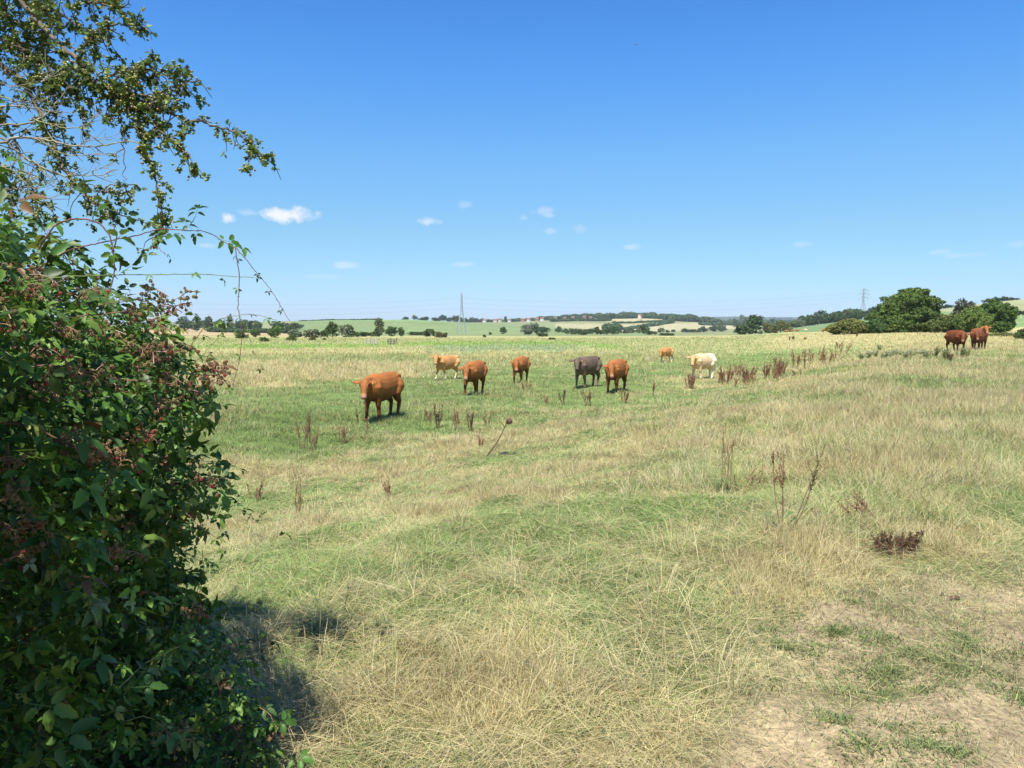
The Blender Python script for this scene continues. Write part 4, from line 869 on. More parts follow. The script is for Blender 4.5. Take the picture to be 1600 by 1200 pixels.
def leafy(n, r, h, seed, col, L0=.14, w0=.022):
    rs = np.random.RandomState(seed); a = rs.uniform(0, 2*pi, n); q = rs.uniform(0, r*.3, n); x = q*np.cos(a); y = q*np.sin(a)
    q2 = []
    for i in range(n):
        e = np.array([cos(a[i]), sin(a[i]), 0]); b = np.array([x[i], y[i], rs.uniform(0, h*.5)]); s = np.array([-e[1], e[0], 0])*w0*rs.uniform(.6, 1.3); L_ = L0*rs.uniform(.6, 1.2)
        q2 += [b, b+e*L_*.45+s+(0, 0, L_*.3), b+e*L_+(0, 0, L_*.15), b+e*L_*.45-s+(0, 0, L_*.3)]
    V = np.array(q2); return V, [np.arange(4*n).reshape(-1, 4)], np.repeat((np.array(col)*rs.uniform(.6, 1.3, n)[:, None])[:, None], 4, 1).reshape(-1, 3)
def dock(px, base, top, n, spread, ci, label, lean=(0, 0), head=.6, dens=1.0, group='docks standing in the meadow', name='dock_plant', leaves=0):
    p = H(px, base); d = p[1]; Hh = (base - top)*d/F*1.03; cw = max(1.0, (d/8)**.7)
    prs = dock_mesh(Hh, n, spread*d/F, DK[ci], int(px*7+base), lean, head, dens, cw)
    z = float(zfun(p[0], p[1])[0]); o = empty(name, (p[0], p[1], z), label, 'plant', group)
    for st, sd2 in prs:
        so_ = link('stem', np_mesh('stem', st[0], st[1], MDOCK, st[2], True), o)
        link('seed_head', np_mesh('seed_head', sd2[0], sd2[1], MDOCK, sd2[2]), so_)
    if leaves:
        V, F_, C = leafy(leaves, .1, Hh*.3, int(px), (.12, .17, .06), max(.1, Hh*.35), .02*cw); link('leaves', np_mesh('leaves', V, F_, MGRASS, C), o)
    return o
dock(1135, 768, 672, 5, 22, 1, 'straggling brown dock at mid right, left of the tall dark seeded ones', head=.55, dens=.7, leaves=10)
dock(1155, 775, 718, 4, 34, 0, 'low leaning brown dock stems beside the straggling one', lean=(.5, 0), head=.5, dens=.6)
dock(1222, 832, 704, 3, 12, 0, 'tall dock with a dense dark red tuft at its tip, mid right', lean=(-.06, 0), head=.38, dens=2.2, leaves=6)
dock(1236, 830, 671, 2, 6, 2, 'tallest thin dock leaning right with a dark narrow head', lean=(.32, 0), head=.5, dens=1.3)
dock(1362, 815, 752, 5, 26, 0, 'dark red dock leaning left above the fallen heap', lean=(-.7, 0), head=.5, dens=1.0)
dock(1393, 868, 828, 20, 50, 2, 'dark brown fallen dock heap with yellow stalks', lean=(.15, .1), head=.92, dens=1.6)
dock(1275, 858, 838, 5, 60, 1, 'yellow stalks of a dock lying flat in the grass', lean=(3.2, 0), head=.25, dens=.4)
for a in [(472, 702, 640, 5, 16, 1, 'thin brown dock, leftmost in the lower pasture'), (489, 706, 668, 4, 14, 1, 'low bushy brown dock at the foot of the leftmost ones'), (485, 692, 641, 2, 3, 2, 'single dark dock stalk rising beside the leftmost brown dock'),
          (537, 694, 660, 4, 10, 1, 'small brown dock between the leftmost docks and the nearest heifer'), (559, 661, 640, 1, 2, 2, 'single dark dock spike left of the nearest heifer legs'), (575, 692, 652, 1, 2, 1, 'single thin dock right under the nearest heifer'), (594, 656, 645, 2, 3, 0, 'tiny reddish dock at the nearest heifer feet'),
          (668, 660, 637, 4, 7, 0, 'short red dock clump, left of the tall dark one'), (684, 670, 629, 6, 8, 2, 'tall dense dark dock clump in mid pasture'), (716, 671, 638, 5, 12, 1, 'open brown dock right of the tall dense one'), (736, 674, 640, 5, 8, 2, 'dark dock end on right of the open brown one'), (763, 668, 645, 2, 12, 1, 'faint thin dock stalks near the leaning thistle stalk'),
          (751, 700, 680, 3, 4, 1, 'small dry dock left of the leaning thistle stalk'), (822, 612, 596, 4, 10, 1, 'small brown dock in the pasture beyond the lone heifer'), (879, 633, 608, 4, 7, 2, 'dark dock below the grey brown heifer'), (855, 634, 616, 2, 6, 1, 'thin dock left of the dark one below the grey brown heifer'),
          (917, 634, 606, 6, 12, 0, 'reddish docks at the feet of the grey brown heifer'), (975, 630, 610, 5, 9, 0, 'reddish dock in front of the heifer beside the grey brown one'), (1020, 618, 595, 3, 6, 1, 'thin brown dock midway to the cream cow'), (1078, 608, 584, 12, 14, 0, 'red dock clump under the head of the cream cow'),
          (1134, 601, 571, 16, 18, 0, 'rusty dock clump just right of the cream cow'), (1168, 598, 572, 16, 20, 0, 'faded red docks second right of the cream cow'), (1196, 593, 566, 10, 12, 0, 'light brown dock between two red clumps'), (1217, 591, 558, 22, 20, 0, 'largest dark red dock clump right of the cream cow'),
          (1244, 576, 546, 9, 13, 1, 'tall brown dock behind the largest red clump'), (1262, 577, 544, 8, 12, 1, 'tall thin brown dock right of the brown one'), (1293, 570, 546, 8, 16, 1, 'sparse brown dock in the tall straw grass'), (1310, 545, 534, 4, 6, 1, 'soft brown dock alone in far straw grass'),
          (1233, 532, 526, 2, 3, 0, 'tiny dark dock far off, left of a pair'), (1241, 532, 524, 3, 4, 2, 'tiny dark dock far off beside a smaller one'), (1258, 531, 527, 2, 2, 0, 'tiny brown dock right of the far dark one'), (1339, 527, 520, 2, 2, 2, 'tiny dark dock spike before the olive bushes'), (1318, 524, 519, 2, 2, 2, 'faint dock spike left of the dark one before the olive bushes'),
          (468, 815, 745, 3, 7, 1, 'dry reddish brown dock near the bramble, tall stem'), (397, 782, 752, 6, 22, 1, 'low curled brown dock by the bramble edge'), (612, 775, 750, 4, 22, 0, 'low red brown dock hidden in flattened grass'), (1483, 566, 549, 5, 8, 2, 'dark brown dock in front of the thistles')]:
    dock(*a[:6], a[6], head=.65 if a[5] != 1 else .6, dens=1.0 if a[3] > 2 else 1.4, leaves=0)
rs = np.random.RandomState(5); xs_ = np.sort(rs.uniform(1105, 1335, 16))
for i, x_ in enumerate(xs_):
    b_ = np.interp(x_, [1100, 1230, 1335], [604, 588, 552]) + rs.uniform(-9, 7); dock(float(x_), float(b_), float(b_ - rs.uniform(13, 26)), int(rs.randint(3, 7)), float(rs.uniform(8, 16)), int(rs.choice([0, 1, 1])), ORD[i] + ' from the left of the thin loose docks drifting right of the cream cow', lean=(float(rs.uniform(-.3, .3)), 0), head=float(rs.uniform(.4, .75)), dens=.6)
# the lone leaning stalk with a dead flower head
p = H(757, 713); D_ = p[1]; tipp = W(792, 660, D_); o = empty('thistle_stalk', p, 'bare leaning brown stalk with a round dead flower head', 'plant')
ln = smooth_line([(0, 0, -.05), (tipp-p)*.5 + (.03, 0, -.05), tipp - p], 10); br = smooth_line([ln[8], ln[8] + (-.05, 0, .06), ln[8] + (-.10, 0, .10)], 4)
V, F_ = tubes([ln, br], [np.linspace(.014, .008, 10), np.full(4, .006)], 5); link('stem', np_mesh('stem', V, F_, MDOCK, np.tile((.13, .08, .05), (len(V), 1))), o)
P = unit(RS.normal(0, 1, (90, 3)))*.045 + (tipp - p) + (.04, 0, .02); V, F_ = scatter(IV, [IF], frames(RS.normal(0, 1, (90, 3)), RS.normal(0, 1, (90, 3))), RS.uniform(.012, .022, 90), P); link('flower_head', np_mesh('flower_head', V, F_, MDOCK, np.tile((.16, .09, .07), (len(V), 1))), o)
# thistles
def thistle(px, base, hpx, wpx, label, col=(.22, .26, .085), white=.25, name='thistle', group='thistles in the straw grass'):
    p = H(px, base); d = p[1]; h = hpx*d/F; wd = wpx*d/F/2; rs = np.random.RandomState(int(px*3)); n = 9; L = []; P = []; C = []
    for i in range(n):
        a = rs.uniform(0, 6.28); t = np.array([cos(a)*wd*rs.uniform(.1, 1), sin(a)*wd*.7, h*rs.uniform(.6, 1)]); ln = smooth_line([(0, 0, -.05), t*.5 + rs.normal(0, .03, 3), t], 8); L.append(ln)
        m = 60; q = rs.uniform(.1, 1, m)*7; i0 = np.clip(q.astype(int), 0, 6); P.append(ln[i0]+(ln[i0+1]-ln[i0])*(q-i0)[:, None] + rs.normal(0, .045, (m, 3)))
        cc = np.tile(np.array(col), (m, 1)) * rs.uniform(.55, 1.3, m)[:, None]; wt = (q > 5) & (rs.uniform(0, 1, m) < white*2); cc[wt] = (.40, .38, .27); C.append(cc)
    P = np.concatenate(P); C = np.concatenate(C); k = len(P); q = np.array([[-.18, 0, 0], [0, -.5, .05], [.18, 0, 0], [0, .5, .05]])
    V, F_ = scatter(q, [np.array([[0, 1, 2, 3]])], frames(rs.normal(0, 1, (k, 3)), rs.normal(0, 1, (k, 3))), rs.uniform(.05, .11, k), P)
    o = empty(name, (p[0], p[1], float(zfun(p[0], p[1])[0])), label, 'plant', group)
    link('foliage', np_mesh('foliage', V, F_, MGRASS, np.repeat(C[:, None], 4, 1).reshape(-1, 3)), o)
    V, F_ = tubes(L, [np.linspace(.010, .005, 8)*max(1, d/30)]*n, 4); link('stem', np_mesh('stem', V, F_, MDOCK, np.tile((.22, .24, .13), (len(V), 1))), o)
for i, px in enumerate((1346, 1357, 1368, 1381, 1392, 1403, 1414, 1425, 1436, 1447)):
    thistle(px, 563 - (i % 3)*2 - i*.3, 14 - (i % 3), 18, ORD[i] + ' from the left in the band of thistles gone to white down', white=.3, group='thistles in a band across the straw grass')
thistle(1460, 560, 20, 24, 'grey green thistle clump left of the stocky red cow', white=.12); thistle(1477, 562, 21, 22, 'dense green thistle before the stocky red cow', white=.1); thistle(1501, 559, 19, 22, 'green thistle hiding the hooves of the stocky red cow', white=.08); thistle(1511, 558, 13, 16, 'low green thistle between the two red cows', white=.05); thistle(1374, 548, 10, 12, 'small thistle standing behind the band', white=.1)
# small things on the ground
def crumple(name, px, py, r, col, label, cat, seed, flat=.4):
    p = H(px, py); rs = np.random.RandomState(seed); v = IV2 * (1 + rs.normal(0, .16, (len(IV2), 1))) * np.array([r, r*.8, r*flat]) + (0, 0, r*flat*.4)
    o = link(name, np_mesh(name, v, [IF2], mat_flat(name + '_surface', col, .9, 20, .4), None, True)); o.location = (p[0], p[1], float(zfun(p[0], p[1])[0])); tag(o, label, cat)
crumple('cowpat', 788, 711, .11, (.035, .03, .025), 'dark dried cowpat beyond the leaning stalk', 'cowpat', 3)
q = np.array([[-.5, -.1, .02], [-.2, -.35, .12], [.2, -.3, .15], [.6, 0, .05], [.2, .3, .16], [-.2, .25, .1], [0, 0, -.02]])*.075; p = H(1492, 938)
o = link('dead_dock_leaf', np_mesh('dead_dock_leaf', q, [np.array([[6, i, (i+1) % 6] for i in range(6)])], mat_flat('dead_leaf_red', (.10, .04, .025), .7, 9, .3))); o.location = (p[0], p[1], float(zfun(p[0], p[1])[0])+.012); tag(o, 'curled dark red dead dock leaf at the edge of the bare earth', 'leaf')

# ------------------------------------------------------------------ the bramble hedge at the left
XT = [(-.6, .46), (.15, .430), (.37, .375), (.58, .315), (.65, .33), (.80, .300), (.92, .325), (1.02, .345), (1.15, .33), (1.23, .305), (1.35, .325), (1.45, .345), (1.54, .315), (1.66, .295), (1.75, .235), (1.83, .205), (1.90, .15), (1.98, .10), (2.08, .03), (2.2, -.35), (2.4, -1.2)]
XT = np.array(XT)          # height -> reach of the growth as a share of the picture width
def xr(z, y):
    px = 1600*np.interp(z, XT[:, 0], XT[:, 1]) * .62 + 0
    px = 1600*(np.interp(z, XT[:, 0], XT[:, 1])/.345*.215)
    x26 = (px - 800)/F*2.6
    x26 = x26 - .42*np.exp(-((z-.78)/.26)**2) * sst(2.75, 2.25, y)
    a = np.where(y < 2.6, x26 - .72*(2.6-y), x26 - .75*(y-2.6))
    return a
def inside(P):
    x, y, z = P[:, 0], P[:, 1], P[:, 2]
    nz_ = (fbm(x*3+z*2.1, y*3+z*1.3, 61, 3) - .5) * .42
    d = np.where((y > 1.2) & (y < 4.4), xr(z, y) - x + nz_*.62, -1)
    d = np.where(z > 2.15, -1, d)
    q = (P - np.array([-2.05, 1.45, 1.0]))/np.array([.98, .62, 1.12]); d = np.maximum(d, (1 - (q**4).sum(1)**.25)*.62 + nz_*.5)  # out-of-view hedge bulge, added to shade the lower bramble face
    for c, r in (((-2.35, .1, 1.15), (1.0, 1.5, 1.45)), ((-2.8, -2.6, .8), (1.1, 1.7, 1.1)), ((-3.2, 3.0, 1.0), (1.4, 1.6, 1.35))):  # first mass lies out of view, raised to keep light off the bramble
        q = (P - np.array(c))/np.array(r); e = (1 - np.linalg.norm(q, axis=1))*min(r) + nz_*.6; d = np.maximum(d, e)
    return d
def vis(P):
    a, b, c = proj(P); return (c > .3) & (a > -120) & (b < 1320)
# leaflets
def leaflet(n=6, w=.36, serr=.035, fold=.22, arch=.22):
    V = []; s = np.linspace(0, 1, n+1)
    for i, t in enumerate(s):
        ww = w*np.sin(pi*min(1, t*.92+.06))**.75*(1 - .35*t) if 0 < i < n else (.05 if i == 0 else .0)
        ww += serr*(1 if i % 2 else -1) if 0 < i < n else 0; z = -arch*t*t
        V += [[-ww, t, z + ww*fold*1.4], [0, t, z], [ww, t, z + ww*fold*1.4]]
    f = []
    for i in range(n):
        a = 3*i; f += [[a, a+1, a+4, a+3], [a+1, a+2, a+5, a+4]]
    return np.array(V), np.array(f)
LV, LF = leaflet(6, .31, .03, .32, .32)
LVs, LFs = leaflet(4, .34, 0, .25, .2)
def compound(kind, seed):
    """3 or 5 leaflets on a stalk; unit = one leaflet length"""
    rs = np.random.RandomState(seed); Vs, Fs, o = [], [], 0
    lay = [(0, .62, 1.05, 0)] + [(s*1.25, .42, .88, s) for s in (-1, 1)] + ([(s*1.95, .02, .66, s) for s in (-1, 1)] if kind == 5 else [])
    for a, off, sc_, s in lay:
        a += rs.normal(0, .12); c_, s_ = cos(a), sin(a); v = LV*sc_*rs.uniform(.9, 1.1); tw = rs.normal(0, .3); z = v[:, 2]*cos(tw) + v[:, 0]*sin(tw)*.8 + .0; x = v[:, 0]*cos(tw) - v[:, 2]*sin(tw); y = v[:, 1]
        droop = rs.uniform(-.25, .1); y = y + .14*(s != 0); V = np.stack([x*c_ + y*s_, off + y*c_ - x*s_, z + y*droop], -1); Vs.append(V); Fs.append(LF+o); o += len(V)
    pt = np.array([[-.018, -.55, 0], [.018, -.55, 0], [.018, .55, 0], [-.018, .55, 0]]); Vs.append(pt); Fs.append(np.array([[0, 1, 2, 3]])+o)
    return np.concatenate(Vs), np.concatenate(Fs)
CPS = [compound(k, i) for i, k in enumerate((5, 3, 3, 5, 3))]
BL = [np.array(c) for c in ((.060, .140, .020), (.095, .20, .026), (.038, .092, .016), (.15, .25, .04), (.07, .125, .03))]
def outward(P):
    e = .04; g = np.stack([inside(P + np.eye(3)[i]*e) - inside(P - np.eye(3)[i]*e) for i in range(3)], -1); return -unit(g + 1e-6)
bush = empty('bramble_bush', (-1.6, 2.4, float(zfun(-1.6, 2.4)[0])), 'big dark green bramble bush heavy with unripe berries at the left', 'bush')
B0 = np.array(bush.location)
def kid(name, me, parent=bush):
    o = link(name, me, parent); return o
def shell(n, box, lo, hi):
    P = np.stack([RS.uniform(*box[i], n) for i in range(3)], -1); d = inside(P); k = (d > lo) & (d < hi); return P[k], d[k]
parts = []
PP, dd = shell(190000, ((-3.4, -.6), (1.2, 4.3), (.0, 2.35)), -.09, .85); k = (dd > 0) | (RS.uniform(0, 1, len(dd)) < .16); PP, dd = PP[k], dd[k]
a_, b_, c_ = proj(PP); k = (a_ > -160) & ((c_ > 1.85) | (a_ < -158)) & (RS.uniform(0, 1, len(PP)) < np.exp(-np.maximum(dd, 0)/.22)*.8 + .05); PP, dd = PP[k], dd[k]
lowz = sst(.95, .5, PP[:, 2])
k = RS.uniform(0, 1, len(PP)) < 1 - .5*sst(1.45, 1.75, PP[:, 2]); PP, dd = PP[k], dd[k]
if len(PP) > 10500: k = RS.permutation(len(PP))[:10500]; PP, dd = PP[k], dd[k]
print('bramble leaves', len(PP))
no = outward(PP)
nrm = unit(no*.75 + np.array([0, -.1, .75]) + RS.normal(0, .42, PP.shape)); dirv = unit(no*.7 + np.array([.1, -.1, -.35]) + RS.normal(0, .55, PP.shape))
Rr = frames(dirv, nrm); kk = RS.randint(0, len(CPS), len(PP)); sz = .022 + .034*RS.uniform(0, 1, len(PP))**1.3*(1 - .2*(PP[:, 2] < .5)); sz = np.where(RS.uniform(0, 1, len(PP)) < .1, sz*1.25, sz)
for i, (cv, cf) in enumerate(CPS):
    m = kk == i; V, F_ = scatter(cv, [cf], Rr[m], sz[m], PP[m] - B0)
    cc = np.array(BL)[RS.randint(0, 5, m.sum())]*RS.uniform(.7, 1.25, m.sum())[:, None]; y_ = RS.uniform(0, 1, m.sum()); cc[y_ < .03] = (.24, .26, .05); cc[y_ > .965] = (.16, .085, .035); cc[(y_ > .93) & (y_ < .95)] = (.24, .30, .17)
    parts.append((V, F_, np.repeat(cc[:, None], len(cv), 1).reshape(-1, 3)))
V, F_, C = merge(parts); kid('foliage', np_mesh('foliage', V, F_, MLEAF, C, True))
# deep inside and out of the picture: coarser foliage that gives the hedge its body and, unseen, shades its lower face
PP, dd = shell(240000, ((-4.6, -.6), (-4.2, 4.6), (-.05, 2.6)), .0, 3)
v_ = vis(PP); a_, b_, c_ = proj(PP); k = ((c_ < .1) | (c_ > 1.7) | (a_ < -190)) & (((~v_) & (dd < .5) & (RS.uniform(0, 1, len(PP)) < .45)) | (v_ & (dd > .22) & (RS.uniform(0, 1, len(PP)) < .35 - .28*sst(1.4, 1.7, PP[:, 2])))); PP = PP[k]
if len(PP) > 26000: PP = PP[RS.permutation(len(PP))[:26000]]
no = outward(PP); Rr = frames(unit(RS.normal(0, 1, PP.shape)), unit(no*.5 + RS.normal(0, .7, PP.shape) + (0, 0, .4))); V, F_ = scatter(LVs, [LFs], Rr, RS.uniform(.07, .13, len(PP)), PP - B0)
kid('inner_and_shade_foliage', np_mesh('inner_and_shade_foliage', V, F_, MLEAF, np.repeat((np.array(BL)[RS.randint(0, 3, len(PP))]*.9)[:, None], len(LVs), 1).reshape(-1, 3), True))
# canes traced from the photograph, each at its own distance
def PX(pts, D0, D1=None): 
    D1 = D0 if D1 is None else D1; n = len(pts); return np.array([W(a, b, D0 + (D1-D0)*i/max(1, n-1)) for i, (a, b) in enumerate(pts)])
CANE = np.array([.17, .085, .065]); CANEG = np.array([.16, .20, .07])
def canes(pts, D0, D1, r, col, leaves=0, lsz=.030, lk=(3,), name='cane', sub=None, lcol=None, thorns=True, seed=0):
    rs = np.random.RandomState(seed + int(pts[0][0])); ln = smooth_line(PX(pts, D0, D1) - B0, max(10, 6*len(pts))); ln[1:-1] += rs.normal(0, .0009, ln[1:-1].shape); V, F_ = tubes([ln], [np.linspace(r, r*.45, len(ln))*.62], 5)
    prt = [(V, F_, col)]
    if thorns:
        m = 5*len(pts); i = rs.randint(0, len(ln), m); d = unit(rs.normal(0, 1, (m, 3))); q = np.array([[-.25, 0, 0], [.25, 0, 0], [0, 0, 1.], [0, .2, 0]]); V2, F2 = scatter(q, [np.array([[0, 1, 2], [1, 3, 2], [3, 0, 2]])], frames(rs.normal(0, 1, (m, 3)), d), np.full(m, .006), ln[i]); prt.append((V2, F2, col*1.1))
    V, F_, C = merge(prt); o = kid(name, np_mesh(name, V, F_, MBARK, C, True))
    if leaves:
        i = np.linspace(1, len(ln)-1, leaves).astype(int); P = ln[i] + rs.normal(0, .008, (leaves, 3)); t = np.gradient(ln, axis=0)[i]
        dv = unit(unit(t)*.7 + rs.normal(0, .7, P.shape) + (0, 0, -.2)); Rv = frames(dv, unit(rs.normal(0, .5, P.shape) + (0, -.3, 1))); P = P + dv*lsz*.5; pr = []
        for kx in set(lk):
            cv, cf = CPS[1] if kx == 3 else CPS[0]; m = np.array([lk[a % len(lk)] == kx for a in range(leaves)]); V, F_ = scatter(cv, [cf], Rv[m], lsz*rs.uniform(.7, 1.2, m.sum()), P[m])
            cc = (np.array(BL)[rs.randint(0, 5, m.sum())] if lcol is None else np.tile(lcol, (m.sum(), 1)))*rs.uniform(.8, 1.2, m.sum())[:, None]; pr.append((V, F_, np.repeat(cc[:, None], len(cv), 1).reshape(-1, 3)))
        V, F_, C = merge(pr); link('leaves', np_mesh('leaves', V, F_, MLEAF, C, True), o)
    return ln + B0
canes([(60, 420), (100, 395), (180, 375), (215, 368), (240, 360), (290, 360), (330, 365), (350, 378), (368, 388)], 2.45, 2.5, .0042, CANE, 12, .033, (3, 5, 3))
canes([(368, 388), (374, 440), (372, 480), (378, 520), (374, 560), (364, 604)], 2.5, 2.5, .0028, CANE, 5, .016)
canes([(368, 386), (392, 415), (415, 442), (440, 480), (456, 510)], 2.5, 2.5, .0024, CANE, 5, .014)
canes([(20, 445), (110, 432), (180, 430), (240, 429), (330, 429), (396, 434)], 2.3, 2.45, .0036, CANEG, 8, .020)
canes([(296, 352), (306, 338)], 2.46, 2.46, .002, CANEG, 2, .032, (5,)); canes([(230, 390), (238, 385), (262, 400)], 2.45, 2.45, .002, CANE, 2, .030)
canes([(60, 390), (90, 350), (130, 342), (155, 350), (172, 372), (178, 400), (178, 430), (165, 470), (150, 505)], 2.2, 2.25, .0048, CANE*1.2, 7, .045, (3, 5))
canes([(40, 560), (100, 500), (170, 490), (235, 480), (300, 476)], 2.1, 2.35, .0034, CANE*1.25, 6, .035); canes([(230, 585), (280, 560), (330, 505), (360, 495), (400, 492), (430, 500)], 2.4, 2.45, .0024, CANEG, 14, .018, (3, 5))
canes([(290, 580), (330, 540), (345, 522), (362, 505)], 2.4, 2.42, .002, CANEG, 9, .016); canes([(385, 505), (390, 530), (400, 555), (410, 572)], 2.45, 2.45, .0018, CANEG*1.3, 3, .014)
canes([(0, 660), (45, 666), (80, 680), (105, 696)], 2.0, 2.0, .006, CANE*1.3, 0); canes([(10, 690), (20, 760), (35, 800), (40, 850)], 1.95, 1.95, .007, CANE*1.3, 0); canes([(25, 570), (90, 572), (170, 590), (270, 600)], 2.1, 2.3, .0038, CANE*1.3, 4, .04)
canes([(70, 530), (120, 505), (150, 480), (200, 470)], 2.1, 2.2, .0034, CANE*1.2, 3, .04); canes([(175, 395), (182, 365), (176, 350)], 2.2, 2.2, .0045, CANE*1.3, 2, .04)
canes([(285, 735), (320, 775), (345, 790), (380, 800), (430, 825)], 2.5, 2.55, .0026, CANEG, 12, .032, (3,)); canes([(290, 760), (330, 745), (355, 750), (362, 772)], 2.5, 2.5, .0024, CANE, 6, .024)
canes([(290, 800), (320, 830), (345, 845), (335, 870)], 2.5, 2.5, .0022, CANE, 7, .024); canes([(285, 860), (310, 875), (330, 885)], 2.55, 2.55, .0022, CANE*.6, 5, .024); canes([(290, 890), (320, 893), (344, 896)], 2.55, 2.6, .002, CANE*.6, 0)
canes([(316, 860), (317, 905), (308, 935), (300, 950)], 2.6, 2.6, .002, CANE*.6, 3, .02); canes([(185, 1075), (230, 1035), (262, 1018), (280, 1010)], 2.2, 2.3, .004, CANEG*1.6, 12, .036, (3, 5)); canes([(280, 1030), (330, 1015), (370, 1005), (410, 1002), (440, 1020)], 2.7, 2.8, .003, CANE*.7, 12, .026)
canes([(300, 1050), (340, 1068), (345, 1090)], 2.6, 2.6, .004, CANE*1.2, 3, .03); canes([(405, 1105), (420, 1115), (432, 1138)], 2.7, 2.7, .003, np.array([.30, .16, .07]), 0); canes([(120, 1190), (160, 1150), (230, 1120), (260, 1140)], 2.1, 2.2, .004, CANEG, 9, .042, (3, 5)); canes([(60, 1150), (110, 1110), (150, 1090)], 2.0, 2.1, .004, CANEG, 7, .04)
# scattered runners through the grass at the foot of the bush
for i in range(14):
    a = RS.uniform(330, 470); b = RS.uniform(960, 1190); p = H(a, b); z0 = p[2] + .05; q = [p + (0, 0, .02)]; an = RS.uniform(-.5, 1.2)
    for s in range(3): q.append(q[-1] + np.array([cos(an)*.09, sin(an)*.09, .02 if s == 0 else -.01]))
    ln = smooth_line(np.array(q) - B0, 12); V, F_ = tubes([ln], [np.linspace(.003, .0015, 12)], 4); o = kid('cane', np_mesh('cane', V, F_, MBARK, np.tile(CANE*.8, (len(V), 1))))
    m = 7; idx = RS.randint(1, 12, m); P = ln[idx]; dv = unit(RS.normal(0, 1, (m, 3)) + (.3, 0, .1)); V, F_ = scatter(CPS[1][0], [CPS[1][1]], frames(dv, unit(RS.normal(0, .4, (m, 3)) + (0, -.2, 1))), RS.uniform(.02, .034, m), P); link('leaves', np_mesh('leaves', V, F_, MLEAF, np.repeat((np.array(BL)[RS.randint(0, 5, m)])[:, None], len(CPS[1][0]), 1).reshape(-1, 3), True), o)
# berries
def berry_cluster(seed, n, ripe=0.0):
    rs = np.random.RandomState(seed); dr = unit(np.random.RandomState(1).normal(0, 1, (200, 3)))
    k = 26; i = np.arange(k) + .5; ph = np.arccos(1 - 2*i/k); th = pi*(1+5**.5)*i; dd_ = np.stack([np.cos(th)*np.sin(ph), np.sin(th)*np.sin(ph), np.cos(ph)], -1)
    v1, f1 = scatter(IV, [IF], np.tile(np.eye(3), (k, 1, 1)), np.full(k, .30), dd_*.82)
    prt = []; L = []; R = []
    ax = smooth_line([(0, 0, 0), (.03, 0, .012), (.075, 0, .0)], 8); L.append(ax); R.append(np.full(8, .0016))
    for j in range(n):
        t = rs.uniform(.15, 1); p = ax[int(t*7)]; e = p + unit(rs.normal(0, 1, 3) + (0, 0, -.1))*rs.uniform(.012, .030); L.append([p, e]); R.append([.0011, .0009]); r = rs.uniform(.0038, .0062)
        c = np.array([(.34, .17, .075), (.27, .20, .07), (.30, .12, .06), (.38, .045, .035), (.06, .012, .03)][rs.choice(5, p=[.42, .26, .2-.0, .12*.7+ripe*0, .036])] if False else [(.25, .135, .06), (.22, .18, .06), (.20, .09, .045), (.32, .03, .025), (.04, .012, .02)][int(np.searchsorted(np.cumsum([.42, .33, .2-ripe*.3, .03+ripe*.25, .02+ripe*.05]), rs.uniform(0, .999)).clip(0, 4))])
        V = v1*r*np.array([1, 1, 1.1]) + e; prt.append((V, f1, np.repeat((c*rs.uniform(.75, 1.25, k)[:, None])[:, None], len(IV), 1).reshape(-1, 3)))
        sp = np.array([[0, 0, 0], [1, .3, .2], [1.5, 0, .5], [1, -.3, .2]])*r; a = rs.uniform(0, 6.28, 5)
        Rz = np.stack([np.stack([np.cos(a), np.sin(a), 0*a], -1), np.stack([-np.sin(a), np.cos(a), 0*a], -1), np.tile([0, 0, 1.], (5, 1))], -1); V2, F2 = scatter(sp, [np.array([[0, 1, 2, 3]])], Rz, np.full(5, 1.0), np.tile(e + (0, 0, -r*1.0), (5, 1))); prt.append((V2, F2, (.22, .20, .12)))
    V, F_ = tubes(L, R, 4); prt.append((V, F_, (.24, .14, .08)))
    V, F_, C = merge(prt); return np_mesh('berry_cluster', V, F_, MBERRY, C, True)
BC = [berry_cluster(i, n, rp) for i, (n, rp) in enumerate(((13, 0), (9, 0), (16, .1), (11, .2), (7, 1.0), (14, 0)))]
